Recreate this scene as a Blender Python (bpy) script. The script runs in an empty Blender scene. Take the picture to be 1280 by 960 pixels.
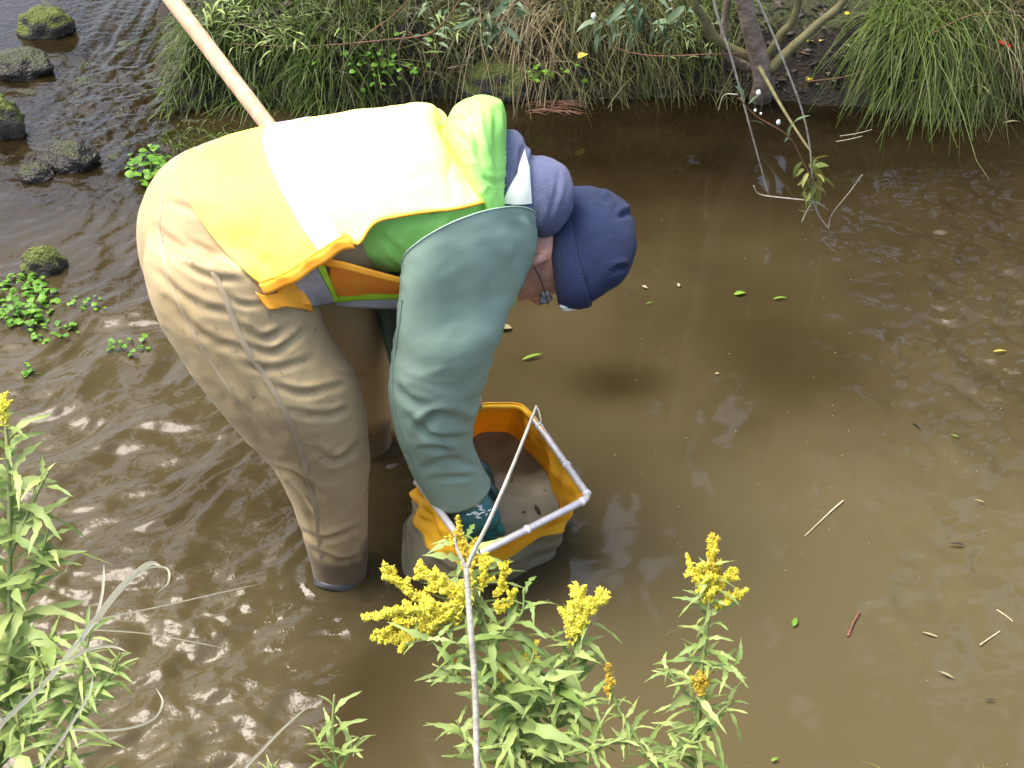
import bpy, bmesh, math, random
import numpy as np
from mathutils import Vector, Matrix
from mathutils.bvhtree import BVHTree

R = math.radians
random.seed(11)
rng = np.random.default_rng(5)
SC = bpy.context.scene
COL = SC.collection

# ------------------------------------------------------------------ camera, sky, sun, exposure
CAM_H, PITCH, HFOV = 2.5, R(38.0), R(40.0)
cam_d = bpy.data.cameras.new('camera')
cam_d.sensor_width = 36.0
cam_d.lens = 18.0 / math.tan(HFOV / 2)
cam_d.clip_start, cam_d.clip_end = 0.05, 500
cam = bpy.data.objects.new('camera', cam_d)
cam.location = (0, 0, CAM_H)
cam.rotation_euler = (R(90) - PITCH, 0, 0)
COL.objects.link(cam)
SC.camera = cam

SUN_EL, SUN_AZ = 67.0, 286.0           # azimuth from +Y clockwise: the bright part of the overcast stands high on the left
W = bpy.data.worlds.new('World'); SC.world = W; W.use_nodes = True
wn = W.node_tree.nodes; wl = W.node_tree.links
bg = wn['Background']
sky = wn.new('ShaderNodeTexSky'); sky.sky_type = 'NISHITA'; sky.sun_disc = False
sky.sun_elevation = R(SUN_EL); sky.sun_rotation = R(SUN_AZ)
sky.air_density = 1.0; sky.dust_density = 6.0; sky.ozone_density = 1.0
wl.new(sky.outputs[0], bg.inputs[0]); bg.inputs[1].default_value = 0.15

sun_d = bpy.data.lights.new('sun', 'SUN'); sun_d.energy = .85; sun_d.angle = R(33); sun_d.color = (1, .975, .94)
sun = bpy.data.objects.new('sun', sun_d)
sd = Vector((math.sin(R(SUN_AZ)) * math.cos(R(SUN_EL)), math.cos(R(SUN_AZ)) * math.cos(R(SUN_EL)), math.sin(R(SUN_EL))))
sun.rotation_euler = (-sd).to_track_quat('-Z', 'Y').to_euler()
sun.location = sd * 20
COL.objects.link(sun)
SC.view_settings.view_transform = 'Standard'; SC.view_settings.look = 'None'
SC.view_settings.exposure = 1.86; SC.view_settings.gamma = 1.0
SC.cycles.max_bounces = 8; SC.cycles.transparent_max_bounces = 12
SC.cycles.use_denoising = True

# ------------------------------------------------------------------ geometry helpers
F = 640 / math.tan(HFOV / 2)
CP, SP = math.cos(PITCH), math.sin(PITCH)
CAM = np.array([0, 0, CAM_H]); FW = np.array([0, CP, -SP]); UP = np.array([0, SP, CP]); RT = np.array([1., 0, 0])

def ray(px, py): return RT * ((px - 640) / F) - UP * ((py - 480) / F) + FW
def PC(px, py, depth): return CAM + ray(px, py) * depth            # point at a distance along the view axis
def PY(px, py, Y): r = ray(px, py); return CAM + r * (Y / r[1])
def PZ(px, py, z): r = ray(px, py); return CAM + r * ((z - CAM_H) / r[2])
def depth_of(p): return float((np.asarray(p) - CAM) @ FW)
def proj(p):
    q = np.asarray(p, float) - CAM
    d = q @ FW
    return 640 + F * (q @ RT) / d, 480 - F * (q @ UP) / d

# vectorised gradient noise
_perm = np.random.default_rng(3).permutation(512); _perm = np.concatenate([_perm, _perm, _perm])
_grad = np.random.default_rng(4).normal(size=(512, 3)); _grad /= np.linalg.norm(_grad, axis=1)[:, None]
def perlin(x, y, z=0.0):
    x, y, z = np.broadcast_arrays(np.asarray(x, float), np.asarray(y, float), np.asarray(z, float))
    xi, yi, zi = np.floor(x).astype(int), np.floor(y).astype(int), np.floor(z).astype(int)
    xf, yf, zf = x - xi, y - yi, z - zi
    f = lambda t: t * t * t * (t * (t * 6 - 15) + 10)
    u, v, w = f(xf), f(yf), f(zf)
    out = 0
    for dx in (0, 1):
        for dy in (0, 1):
            for dz in (0, 1):
                h = _perm[_perm[_perm[(xi + dx) & 511] + ((yi + dy) & 511)] + ((zi + dz) & 511)] & 511
                g = _grad[h]
                n = g[..., 0] * (xf - dx) + g[..., 1] * (yf - dy) + g[..., 2] * (zf - dz)
                out = out + n * (u if dx else 1 - u) * (v if dy else 1 - v) * (w if dz else 1 - w)
    return out * 1.6
def fbm(x, y, z=0.0, o=3):
    s, a = 0, 1.0
    for i in range(o):
        s = s + a * perlin(np.asarray(x) * 2 ** i + 17.3 * i, np.asarray(y) * 2 ** i - 9.1 * i, np.asarray(z) * 2 ** i)
        a *= .5
    return s
def sstep(a, b, x):
    t = np.clip((np.asarray(x, float) - a) / (b - a), 0, 1); return t * t * (3 - 2 * t)

def catmull(pts, n):
    P = np.asarray(pts, float)
    if len(P) == 2:
        t = np.linspace(0, 1, n)[:, None]; return P[0] * (1 - t) + P[1] * t
    Q = np.vstack([2 * P[0] - P[1], P, 2 * P[-1] - P[-2]])
    ts = np.linspace(0, len(P) - 1, n); out = []
    for t in ts:
        i = min(int(t), len(P) - 2); f = t - i
        a, b, c, d = Q[i], Q[i + 1], Q[i + 2], Q[i + 3]
        out.append(.5 * ((2 * b) + (c - a) * f + (2 * a - 5 * b + 4 * c - d) * f * f + (3 * b - a - 3 * c + d) * f ** 3))
    return np.array(out)

def mesh_from(name, V, Fc, smooth=True):
    me = bpy.data.meshes.new(name)
    me.from_pydata([tuple(map(float, v)) for v in V], [], [tuple(map(int, f)) for f in Fc])
    if smooth: me.polygons.foreach_set('use_smooth', [True] * len(me.polygons))
    me.update(); return me
def obj(name, me, mt=None, parent=None, **props):
    o = bpy.data.objects.new(name, me); COL.objects.link(o)
    if mt is not None and me is not None and not me.materials: me.materials.append(mt)
    if parent is not None: o.parent = parent
    for k, v in props.items(): o[k] = v
    return o
def empty(name, label, cat, loc=(0, 0, 0), group=None):
    o = bpy.data.objects.new(name, None); COL.objects.link(o); o.location = tuple(loc)
    o.empty_display_size = .05
    o['label'] = label; o['category'] = cat
    if group: o['group'] = group
    return o
def keep(o, parent):
    """parent without moving: world geometry was authored in world space"""
    o.parent = parent
    o.matrix_parent_inverse = Matrix.Translation(parent.location).inverted()
    return o
def wobj(name, me, mt, parent, **props):
    o = obj(name, me, mt, None, **props); 
    if parent is not None: keep(o, parent)
    return o

class MB:
    def __init__(s): s.V = []; s.F = []; s.n = 0
    def add(s, V, Fc):
        V = np.asarray(V, float); s.V.append(V)
        s.F += [tuple(i + s.n for i in f) for f in Fc]; s.n += len(V)
    def mesh(s, name, smooth=True): return mesh_from(name, np.vstack(s.V), s.F, smooth)

def tube_vf(pts, rad, n=6, cap=True):
    pts = np.asarray(pts, float); m = len(pts)
    rad = np.broadcast_to(np.asarray(rad, float), (m,)) if np.ndim(rad) == 0 or len(np.atleast_1d(rad)) == m else np.interp(np.linspace(0, 1, m), np.linspace(0, 1, len(rad)), rad)
    T = np.gradient(pts, axis=0); T /= np.linalg.norm(T, axis=1)[:, None] + 1e-9
    a = np.array([0, 0, 1.]) if abs(T[0][2]) < .9 else np.array([1., 0, 0])
    u = np.cross(a, T[0]); u /= np.linalg.norm(u)
    V = []
    for i in range(m):
        u = u - T[i] * (u @ T[i]); u /= np.linalg.norm(u) + 1e-9
        w = np.cross(T[i], u)
        for k in range(n):
            t = 2 * math.pi * k / n
            V.append(pts[i] + rad[i] * (math.cos(t) * u + math.sin(t) * w))
    Fc = [(i * n + k, i * n + (k + 1) % n, (i + 1) * n + (k + 1) % n, (i + 1) * n + k) for i in range(m - 1) for k in range(n)]
    if cap:
        Fc.append(tuple(range(n - 1, -1, -1))); Fc.append(tuple((m - 1) * n + k for k in range(n)))
    return np.array(V), Fc
def tube(name, pts, rad, mt, parent=None, n=6, sub=0, **props):
    if sub: pts = catmull(pts, sub)
    V, Fc = tube_vf(pts, rad, n)
    return wobj(name, mesh_from(name, V, Fc), mt, parent, **props)

def grid_faces(nr, nc, wrap=False, off=0):
    Fc = []
    for i in range(nr - 1):
        for j in range(nc if wrap else nc - 1):
            j2 = (j + 1) % nc
            Fc.append((off + i * nc + j, off + i * nc + j2, off + (i + 1) * nc + j2, off + (i + 1) * nc + j))
    return Fc

# rings ---------------------------------------------------------
def limb_ring(L, Rr, Y, e2=None, ratio=1.0):
    """ring whose outline spans the two picture points at depth plane Y; returns centre, half axis, depth axis (or None)"""
    mid = ((L[0] + Rr[0]) / 2, (L[1] + Rr[1]) / 2)
    c = PY(mid[0], mid[1], Y); d = depth_of(c)
    a, b = PC(L[0], L[1], d), PC(Rr[0], Rr[1], d)
    return [c, (b - a) / 2, e2, ratio]
def limb_loft(rings, nseg=40, nlen=60, power=2.0):
    C = np.array([r[0] for r in rings]); U = np.array([r[1] for r in rings])
    T = np.gradient(C, axis=0)
    Vv = []
    for i, r in enumerate(rings):
        if r[2] is None:
            w = np.cross(T[i], U[i]); w /= np.linalg.norm(w)
            if w @ FW > 0: w = -w
            Vv.append(w * np.linalg.norm(U[i]) * r[3])
        else: Vv.append(np.asarray(r[2], float) * r[3])
    Vv = np.array(Vv)
    C, U, Vv = catmull(C, nlen), catmull(U, nlen), catmull(Vv, nlen)
    th = np.linspace(0, 2 * math.pi, nseg, endpoint=False)
    ct, st = np.cos(th), np.sin(th)
    ct = np.sign(ct) * np.abs(ct) ** (2 / power); st = np.sign(st) * np.abs(st) ** (2 / power)
    P = C[:, None] + U[:, None] * ct[None, :, None] + Vv[:, None] * st[None, :, None]
    return P                                                         # nlen x nseg x 3
def body_ring(T, B, Y, ey, ez, sh=1.0):
    """upright section (Y wide, Z thick) scaled so that its outline spans picture heights T..B"""
    e1 = np.array([0, ey, 0.]); e2 = np.array([0, 0, ez])
    mid = ((T[0] + B[0]) / 2, (T[1] + B[1]) / 2)
    c = PY(mid[0], mid[1], Y); d = depth_of(c)
    a, b = e1 @ UP, e2 @ UP
    ext = math.hypot(a, b); half = (B[1] - T[1]) / 2 * d / F
    s = half / ext; e1 = e1 * s; e2 = e2 * s
    e2[0] = (T[0] - B[0]) / 2 * d / F * sh * ext / b
    return [c, e1, e2]
def body_loft(rings, nseg=48, nlen=60, power=2.3, th0=0, th1=2 * math.pi, endpoint=False):
    C, A, B = (catmull([r[i] for r in rings], nlen) for i in range(3))
    th = np.linspace(th0, th1, nseg, endpoint=endpoint)
    ct, st = np.cos(th), np.sin(th)
    ct = np.sign(ct) * np.abs(ct) ** (2 / power); st = np.sign(st) * np.abs(st) ** (2 / power)
    return C[:, None] - A[:, None] * ct[None, :, None] + B[:, None] * st[None, :, None]   # th=0 faces the camera side, 90 is up
def closed_vf(P):
    nl, ns = P.shape[:2]
    V = list(P.reshape(-1, 3)); Fc = grid_faces(nl, ns, True)
    V.append(P[0].mean(0)); V.append(P[-1].mean(0)); a, b = len(V) - 2, len(V) - 1
    for j in range(ns):
        j2 = (j + 1) % ns
        Fc.append((a, j2, j)); Fc.append((b, (nl - 1) * ns + j, (nl - 1) * ns + j2))
    return np.array(V), Fc
def open_vf(P, wrap=True):
    nl, ns = P.shape[:2]; return P.reshape(-1, 3), grid_faces(nl, ns, wrap)

def fuse(name, shells, voxel=.007, smooth=4):
    """union of closed shells into one continuous surface"""
    mb = MB()
    for V, Fc in shells: mb.add(V, Fc)
    me = mb.mesh(name)
    bm = bmesh.new(); bm.from_mesh(me); bmesh.ops.recalc_face_normals(bm, faces=bm.faces); bm.to_mesh(me); bm.free()
    o = bpy.data.objects.new(name, me); COL.objects.link(o)
    m = o.modifiers.new('r', 'REMESH'); m.mode = 'VOXEL'; m.voxel_size = voxel; m.use_smooth_shade = True
    if smooth:
        s = o.modifiers.new('s', 'SMOOTH'); s.iterations = smooth; s.factor = .5
    dg = bpy.context.evaluated_depsgraph_get(); dg.update()
    me2 = bpy.data.meshes.new_from_object(o.evaluated_get(dg))
    bpy.data.objects.remove(o); me2.name = name
    me2.polygons.foreach_set('use_smooth', [True] * len(me2.polygons))
    return me2
def get_vn(me):
    n = len(me.vertices); co = np.empty(n * 3); me.vertices.foreach_get('co', co)
    no = np.empty(n * 3); me.vertex_normals.foreach_get('vector', no)
    return co.reshape(-1, 3), no.reshape(-1, 3)
def set_v(me, co): me.vertices.foreach_set('co', co.ravel()); me.update()
def folds(me, strokes, noise_amp=.004, noise_scale=7, stretch=(1, 1, 1), seed=0, front_only=True, ridge=0.0, rscale=9.0):
    """press creases (valley with raised lips) and soft noise into a mesh; strokes: (picture polyline, width px, depth m)"""
    co, no = get_vn(me)
    disp = noise_amp * fbm(co[:, 0] * noise_scale * stretch[0] + seed, co[:, 1] * noise_scale * stretch[1], co[:, 2] * noise_scale * stretch[2], 3)
    if ridge:
        wq = .06 * np.stack([perlin(co[:, 0] * 6 + k, co[:, 1] * 6, co[:, 2] * 6 + seed) for k in (0, 31.7, 63.1)], 1); cw = co + wq
        rd = 1 - np.abs(perlin(cw[:, 0] * rscale + seed, cw[:, 1] * rscale, cw[:, 2] * rscale * 1.5)) * 2.2
        rd2 = 1 - np.abs(perlin(cw[:, 0] * rscale * 2.1 - seed, cw[:, 1] * rscale * 2.1, cw[:, 2] * rscale * 2.6 + 5)) * 2.2
        gate = sstep(-.15, .35, perlin(co[:, 0] * 4 + 2 * seed, co[:, 1] * 4, co[:, 2] * 4))
        disp = disp + ridge * gate * (np.clip(rd, 0, 1) ** 3 + .45 * np.clip(rd2, 0, 1) ** 3 - .3)
    px, py = proj(co)
    front = sstep(-.25, .25, -(no @ FW)) if front_only else 1.0
    for line, w, amp in strokes:
        L = catmull(line, 24)
        best = np.full(len(co), 1e9); side = np.zeros(len(co)); tt = np.zeros(len(co))
        for i in range(len(L) - 1):
            a, b = L[i], L[i + 1]; ab = b - a; l2 = ab @ ab + 1e-9
            t = np.clip(((px - a[0]) * ab[0] + (py - a[1]) * ab[1]) / l2, 0, 1)
            dx, dy = px - a[0] - t * ab[0], py - a[1] - t * ab[1]
            d = np.hypot(dx, dy); m = d < best
            best[m] = d[m]; side[m] = np.sign(ab[0] * dy - ab[1] * dx)[m]; tt[m] = ((i + t) / (len(L) - 1))[m]
        taper = np.sin(np.clip(tt, 0.02, .98) * math.pi) ** .6
        q = best / (w * .82)
        prof = -np.exp(-q ** 2) + .75 * np.exp(-((q - 1.7) / .9) ** 2) * np.where(side < 0, 1, .35)
        disp += .85 * amp * prof * taper * front * (.75 + .6 * perlin(px / 22., py / 22., w))
    set_v(me, co + no * disp[:, None]); return me
def bvh_of(me): 
    return BVHTree.FromPolygons([tuple(v.co) for v in me.vertices], [tuple(p.vertices) for p in me.polygons])
def cast(bvh, px, py, off=.003):
    r = ray(px, py); r = r / np.linalg.norm(r)
    h, n, i, d = bvh.ray_cast(Vector(CAM), Vector(r))
    if h is None: return None
    if n.dot(Vector(r)) > 0: n = -n
    return np.array(h) + np.array(n) * off
def surf_strip(name, bvh, line, w, mt, parent, off=.003, n=30, **props):
    """a narrow band sewn on a surface along a picture polyline (w: half width in metres)"""
    L = catmull(line, n); pts = [cast(bvh, x, y, off) for x, y in L]
    pts = np.array([p for p in pts if p is not None])
    if len(pts) < 3: return None
    for _ in range(2): pts[1:-1] = (pts[:-2] + 2 * pts[1:-1] + pts[2:]) / 4
    T = np.gradient(pts, axis=0); V = []
    for p, t in zip(pts, T):
        view = p - CAM; s = np.cross(t, view); s /= np.linalg.norm(s) + 1e-9
        V += [p - s * w, p - s * w * .3 - view / np.linalg.norm(view) * .0015, p + s * w * .3 - view / np.linalg.norm(view) * .0015, p + s * w]
    me = mesh_from(name, V, grid_faces(len(pts), 4))
    return wobj(name, me, mt, parent, **props)
def solid(o, t, off=-1):
    m = o.modifiers.new('thick', 'SOLIDIFY'); m.thickness = t; m.offset = off; return o
def patch(name, lines, mt, parent, n=(14, 24), wr=.003, wsc=30, thick=.003, seed=0, on=(), gap=.006, **props):
    """cloth patch lofted through picture polylines, each [(x, y, Y), ...]"""
    rows = []
    for ln in lines:
        q = catmull(ln, n[1]); rows.append([PY(*p) for p in q])
    rows = np.array(rows)
    P = catmull(rows.reshape(len(lines), -1), n[0]).reshape(n[0], n[1], 3)
    d = wr * fbm(P[..., 0] * wsc + seed, P[..., 1] * wsc, P[..., 2] * wsc, 2)
    P = P - FW * d[..., None] + UP * d[..., None] * .3
    for i in range(n[0]):
        for j in range(n[1]):
            p = P[i, j]; x, y = proj(p); d = depth_of(p)
            for t in on:
                h = cast(t, x, y, 0)
                if h is not None and depth_of(h) - gap < d: d = depth_of(h) - gap
            P[i, j] = PC(x, y, d)
    for _ in range(2): P[1:-1] = (P[:-2] + 2 * P[1:-1] + P[2:]) / 4; P[:, 1:-1] = (P[:, :-2] + 2 * P[:, 1:-1] + P[:, 2:]) / 4
    o = wobj(name, mesh_from(name, P.reshape(-1, 3), grid_faces(n[0], n[1])), mt, parent, **props)
    if thick: solid(o, thick, 0)
    return o

# ------------------------------------------------------------------ materials
def nodes_of(name):
    m = bpy.data.materials.new(name); m.use_nodes = True
    nt = m.node_tree; return m, nt, nt.nodes, nt.links, nt.nodes['Principled BSDF']
def mat(name, c1, c2=None, scale=8.0, rough=.6, bump=0.0, bscale=60.0, detail=4, spec=.4, lo=.35, hi=.65, metal=0, coat=0, stretch=None, sheen=0, bdist=.01):
    m, nt, N, Lk, b = nodes_of(name)
    tc = N.new('ShaderNodeTexCoord'); src = tc.outputs['Object']
    if stretch:
        mp = N.new('ShaderNodeMapping'); mp.inputs['Scale'].default_value = stretch
        Lk.new(src, mp.inputs[0]); src = mp.outputs[0]
    nz = N.new('ShaderNodeTexNoise'); nz.inputs['Scale'].default_value = scale; nz.inputs['Detail'].default_value = detail
    Lk.new(src, nz.inputs['Vector'])
    rp = N.new('ShaderNodeValToRGB'); rp.color_ramp.elements[0].position = lo; rp.color_ramp.elements[1].position = hi
    rp.color_ramp.elements[0].color = (*c1, 1); rp.color_ramp.elements[1].color = (*(c2 or c1), 1)
    Lk.new(nz.outputs[0], rp.inputs[0]); Lk.new(rp.outputs[0], b.inputs['Base Color'])
    b.inputs['Roughness'].default_value = rough; b.inputs['Specular IOR Level'].default_value = spec
    b.inputs['Metallic'].default_value = metal; b.inputs['Coat Weight'].default_value = coat
    b.inputs['Sheen Weight'].default_value = sheen
    if bump:
        n2 = N.new('ShaderNodeTexNoise'); n2.inputs['Scale'].default_value = bscale; n2.inputs['Detail'].default_value = 3
        Lk.new(src, n2.inputs['Vector'])
        bp = N.new('ShaderNodeBump'); bp.inputs['Strength'].default_value = bump; bp.inputs['Distance'].default_value = bdist
        Lk.new(n2.outputs[0], bp.inputs['Height']); Lk.new(bp.outputs[0], b.inputs['Normal'])
    return m
def soak(m, height, soft, mud=0.0):
    """cloth that has drawn up stream water: dark, glossier band with an uneven edge, and dried mud specks"""
    nt = m.node_tree; N, Lk = nt.nodes, nt.links; b = N['Principled BSDF']
    src = b.inputs['Base Color'].links[0].from_socket
    geo = N.new('ShaderNodeNewGeometry'); sx = N.new('ShaderNodeSeparateXYZ'); Lk.new(geo.outputs['Position'], sx.inputs[0])
    nz = N.new('ShaderNodeTexNoise'); nz.inputs['Scale'].default_value = 16; nz.inputs['Detail'].default_value = 4; Lk.new(geo.outputs['Position'], nz.inputs['Vector'])
    ma = N.new('ShaderNodeMath'); ma.operation = 'MULTIPLY_ADD'; Lk.new(nz.outputs[0], ma.inputs[0]); ma.inputs[1].default_value = .10; Lk.new(sx.outputs[2], ma.inputs[2])
    mr = N.new('ShaderNodeMapRange'); mr.inputs[1].default_value = height + .05 + soft; mr.inputs[2].default_value = height + .05; mr.inputs[3].default_value = 0; mr.inputs[4].default_value = .78; Lk.new(ma.outputs[0], mr.inputs[0])
    mx = N.new('ShaderNodeMix'); mx.data_type = 'RGBA'; Lk.new(mr.outputs[0], mx.inputs[0]); Lk.new(src, mx.inputs[6]); mx.inputs[7].default_value = (.05, .035, .016, 1)
    n2 = N.new('ShaderNodeTexNoise'); n2.inputs['Scale'].default_value = 55; n2.inputs['Detail'].default_value = 2; Lk.new(geo.outputs['Position'], n2.inputs['Vector'])
    m2 = N.new('ShaderNodeMapRange'); m2.inputs[1].default_value = .66; m2.inputs[2].default_value = .72; m2.inputs[4].default_value = mud; Lk.new(n2.outputs[0], m2.inputs[0])
    m3 = N.new('ShaderNodeMix'); m3.data_type = 'RGBA'; Lk.new(m2.outputs[0], m3.inputs[0]); Lk.new(mx.outputs[2], m3.inputs[6]); m3.inputs[7].default_value = (.10, .075, .045, 1)
    Lk.new(m3.outputs[2], b.inputs['Base Color'])
def leaf_mat(name, c1, c2, rough=.45, trans=.3, scale=25):
    """two-sided leaf: colour differs from leaf to leaf and along the blade, some light passes through"""
    m, nt, N, Lk, b = nodes_of(name)
    oi = N.new('ShaderNodeObjectInfo'); tc = N.new('ShaderNodeTexCoord'); geo = N.new('ShaderNodeNewGeometry')
    nz = N.new('ShaderNodeTexNoise'); nz.inputs['Scale'].default_value = scale; nz.inputs['Detail'].default_value = 3
    Lk.new(geo.outputs['Position'], nz.inputs['Vector'])
    ad = N.new('ShaderNodeMath'); ad.operation = 'ADD'; Lk.new(oi.outputs['Random'], ad.inputs[0]); Lk.new(nz.outputs[0], ad.inputs[1])
    mr = N.new('ShaderNodeMapRange'); mr.inputs[1].default_value = .3; mr.inputs[2].default_value = 1.4; Lk.new(ad.outputs[0], mr.inputs[0])
    mx = N.new('ShaderNodeMix'); mx.data_type = 'RGBA'; Lk.new(mr.outputs[0], mx.inputs[0])
    mx.inputs[6].default_value = (*c1, 1); mx.inputs[7].default_value = (*c2, 1)
    Lk.new(mx.outputs[2], b.inputs['Base Color']); b.inputs['Roughness'].default_value = rough
    b.inputs['Specular IOR Level'].default_value = .3
    tr = N.new('ShaderNodeBsdfTranslucent'); Lk.new(mx.outputs[2], tr.inputs[0])
    ms = N.new('ShaderNodeMixShader'); ms.inputs[0].default_value = trans
    Lk.new(b.outputs[0], ms.inputs[1]); Lk.new(tr.outputs[0], ms.inputs[2])
    Lk.new(ms.outputs[0], N['Material Output'].inputs[0])
    return m

M = {}
M['wader'] = mat('wader_cloth', (.335, .25, .122), (.415, .32, .165), 4, .7, .25, 420, bdist=.002, sheen=.1)
soak(M['wader'], .09, .05, .4)
M['wader_seam'] = mat('wader_seam', (.33, .26, .16), (.40, .32, .20), 20, .7)
M['vest'] = mat('vest_mesh', (.96, .82, .23), (.98, .89, .30), 6, .75, .2, 500, bdist=.002)  # yellow paled in the colour itself for the blown-out back
M['vest_gold'] = mat('vest_mesh_less_blown', (.95, .70, .09), (.97, .79, .13), 6, .75, .2, 500, bdist=.002)  # same yellow painted deeper where the light blows it out less
M['vest_orange'] = mat('vest_orange', (.97, .27, .02), (.99, .34, .035), 8, .7, .2, 300, bdist=.002)
M['vest_trim'] = mat('vest_trim', (.96, .36, .02), (.98, .45, .035), 20, .7)
M['vest_lime'] = mat('vest_lime', (.42, .75, .03), (.5, .82, .05), 12, .7)
M['silver'] = mat('reflective_tape', (.34, .33, .36), (.46, .45, .48), 14, .55, .15, 300, spec=.6, bdist=.002)
M['jacket'] = mat('rain_jacket', (.33, .76, .15), (.39, .82, .19), 7, .5, .15, 200, bdist=.003)
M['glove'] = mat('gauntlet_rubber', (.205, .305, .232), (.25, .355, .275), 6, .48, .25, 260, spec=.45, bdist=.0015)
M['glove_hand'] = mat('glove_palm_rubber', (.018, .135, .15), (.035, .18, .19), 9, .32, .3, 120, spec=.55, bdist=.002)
M['glove_shaded'] = mat('shaded_gauntlet_rubber', (.02, .055, .05), (.03, .075, .065), 9, .4)  # same rubber as the near sleeve, darkened for the far side's shade
M['print'] = mat('white_print', (.75, .78, .78), (.8, .82, .82), 30, .6)
M['hat'] = mat('knit_cap', (.006, .0135, .047), (.010, .020, .064), 10, .95, .8, 380, bdist=.005, sheen=.06)
M['fleece'] = mat('fleece', (.075, .088, .155), (.095, .11, .19), 9, .95, .7, 320, bdist=.004, sheen=.1)
M['liner'] = mat('pale_liner', (.66, .70, .62), (.74, .77, .7), 20, .7)
M['skin'] = mat('skin', (.50, .24, .165), (.62, .34, .25), 40, .5, .15, 260, bdist=.001)
M['glass_rim'] = mat('spectacle_metal', (.05, .05, .06), (.08, .08, .09), 30, .3, metal=.6)
M['lens'] = mat('spectacle_lens', (.5, .56, .62), (.66, .7, .74), 20, .05, spec=.9)
M['alu'] = mat('aluminium', (.55, .52, .50), (.68, .65, .63), 60, .42, .3, 200, metal=.35, bdist=.001)
M['clip'] = mat('white_clip', (.72, .71, .68), (.8, .79, .76), 40, .5)
M['net_orange'] = leaf_mat('net_cloth', (.84, .44, .014), (.93, .57, .035), rough=.6, trans=.3, scale=12)
M['net_mesh'] = leaf_mat('net_mesh', (.22, .20, .125), (.34, .31, .20), rough=.7, trans=.35, scale=14)
M['net_sand'] = mat('wet_net_sand', (.15, .145, .095), (.25, .24, .165), 12, .55, .4, 300, bdist=.002)
M['wood'] = mat('ash_pole', (.50, .33, .20), (.66, .47, .31), 14, .5, .15, 90, stretch=(4, 4, .6), bdist=.001)
M['shadow_dark'] = mat('waterline_shadow', (.02, .02, .022), (.04, .04, .042), 30, .35)
M['debris'] = mat('wet_leaf_scrap', (.012, .010, .007), (.03, .022, .014), 30, .5)

def rock_mat(name, stone1, stone2, moss1, moss2, thr, rough=.75):
    """stone with moss growing on its upward side"""
    m, nt, N, Lk, b = nodes_of(name)
    tc = N.new('ShaderNodeTexCoord'); geo = N.new('ShaderNodeNewGeometry'); sx = N.new('ShaderNodeSeparateXYZ')
    Lk.new(geo.outputs['Normal'], sx.inputs[0])
    n1 = N.new('ShaderNodeTexNoise'); n1.inputs['Scale'].default_value = 14; n1.inputs['Detail'].default_value = 5; Lk.new(tc.outputs['Object'], n1.inputs['Vector'])
    n2 = N.new('ShaderNodeTexNoise'); n2.inputs['Scale'].default_value = 90; n2.inputs['Detail'].default_value = 4; Lk.new(tc.outputs['Object'], n2.inputs['Vector'])
    def mixc(a, bb, f):
        x = N.new('ShaderNodeMix'); x.data_type = 'RGBA'; x.inputs[6].default_value = (*a, 1); x.inputs[7].default_value = (*bb, 1); Lk.new(f, x.inputs[0]); return x
    st = mixc(stone1, stone2, n1.outputs[0]); mo = mixc(moss1, moss2, n2.outputs[0])
    ad = N.new('ShaderNodeMath'); ad.operation = 'ADD'; Lk.new(sx.outputs[2], ad.inputs[0]); Lk.new(n1.outputs[0], ad.inputs[1])
    mr = N.new('ShaderNodeMapRange'); mr.inputs[1].default_value = thr; mr.inputs[2].default_value = thr + .25; Lk.new(ad.outputs[0], mr.inputs[0])
    fx = N.new('ShaderNodeMix'); fx.data_type = 'RGBA'; Lk.new(mr.outputs[0], fx.inputs[0]); Lk.new(st.outputs[2], fx.inputs[6]); Lk.new(mo.outputs[2], fx.inputs[7])
    Lk.new(fx.outputs[2], b.inputs['Base Color'])
    b.inputs['Roughness'].default_value = rough
    bp = N.new('ShaderNodeBump'); bp.inputs['Strength'].default_value = 1.0; bp.inputs['Distance'].default_value = .02
    Lk.new(n2.outputs[0], bp.inputs['Height']); Lk.new(bp.outputs[0], b.inputs['Normal'])
    return m
M['rock_moss'] = rock_mat('mossy_stone', (.022, .019, .014), (.075, .065, .048), (.04, .058, .005), (.11, .14, .014), .72)
M['rock_wet'] = rock_mat('wet_stone', (.014, .012, .009), (.048, .041, .032), (.022, .028, .006), (.045, .052, .012), 1.15, .3)
M['soil'] = rock_mat('bank_soil', (.010, .0068, .004), (.036, .026, .015), (.016, .022, .004), (.045, .05, .012), 1.12, .9)

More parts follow.
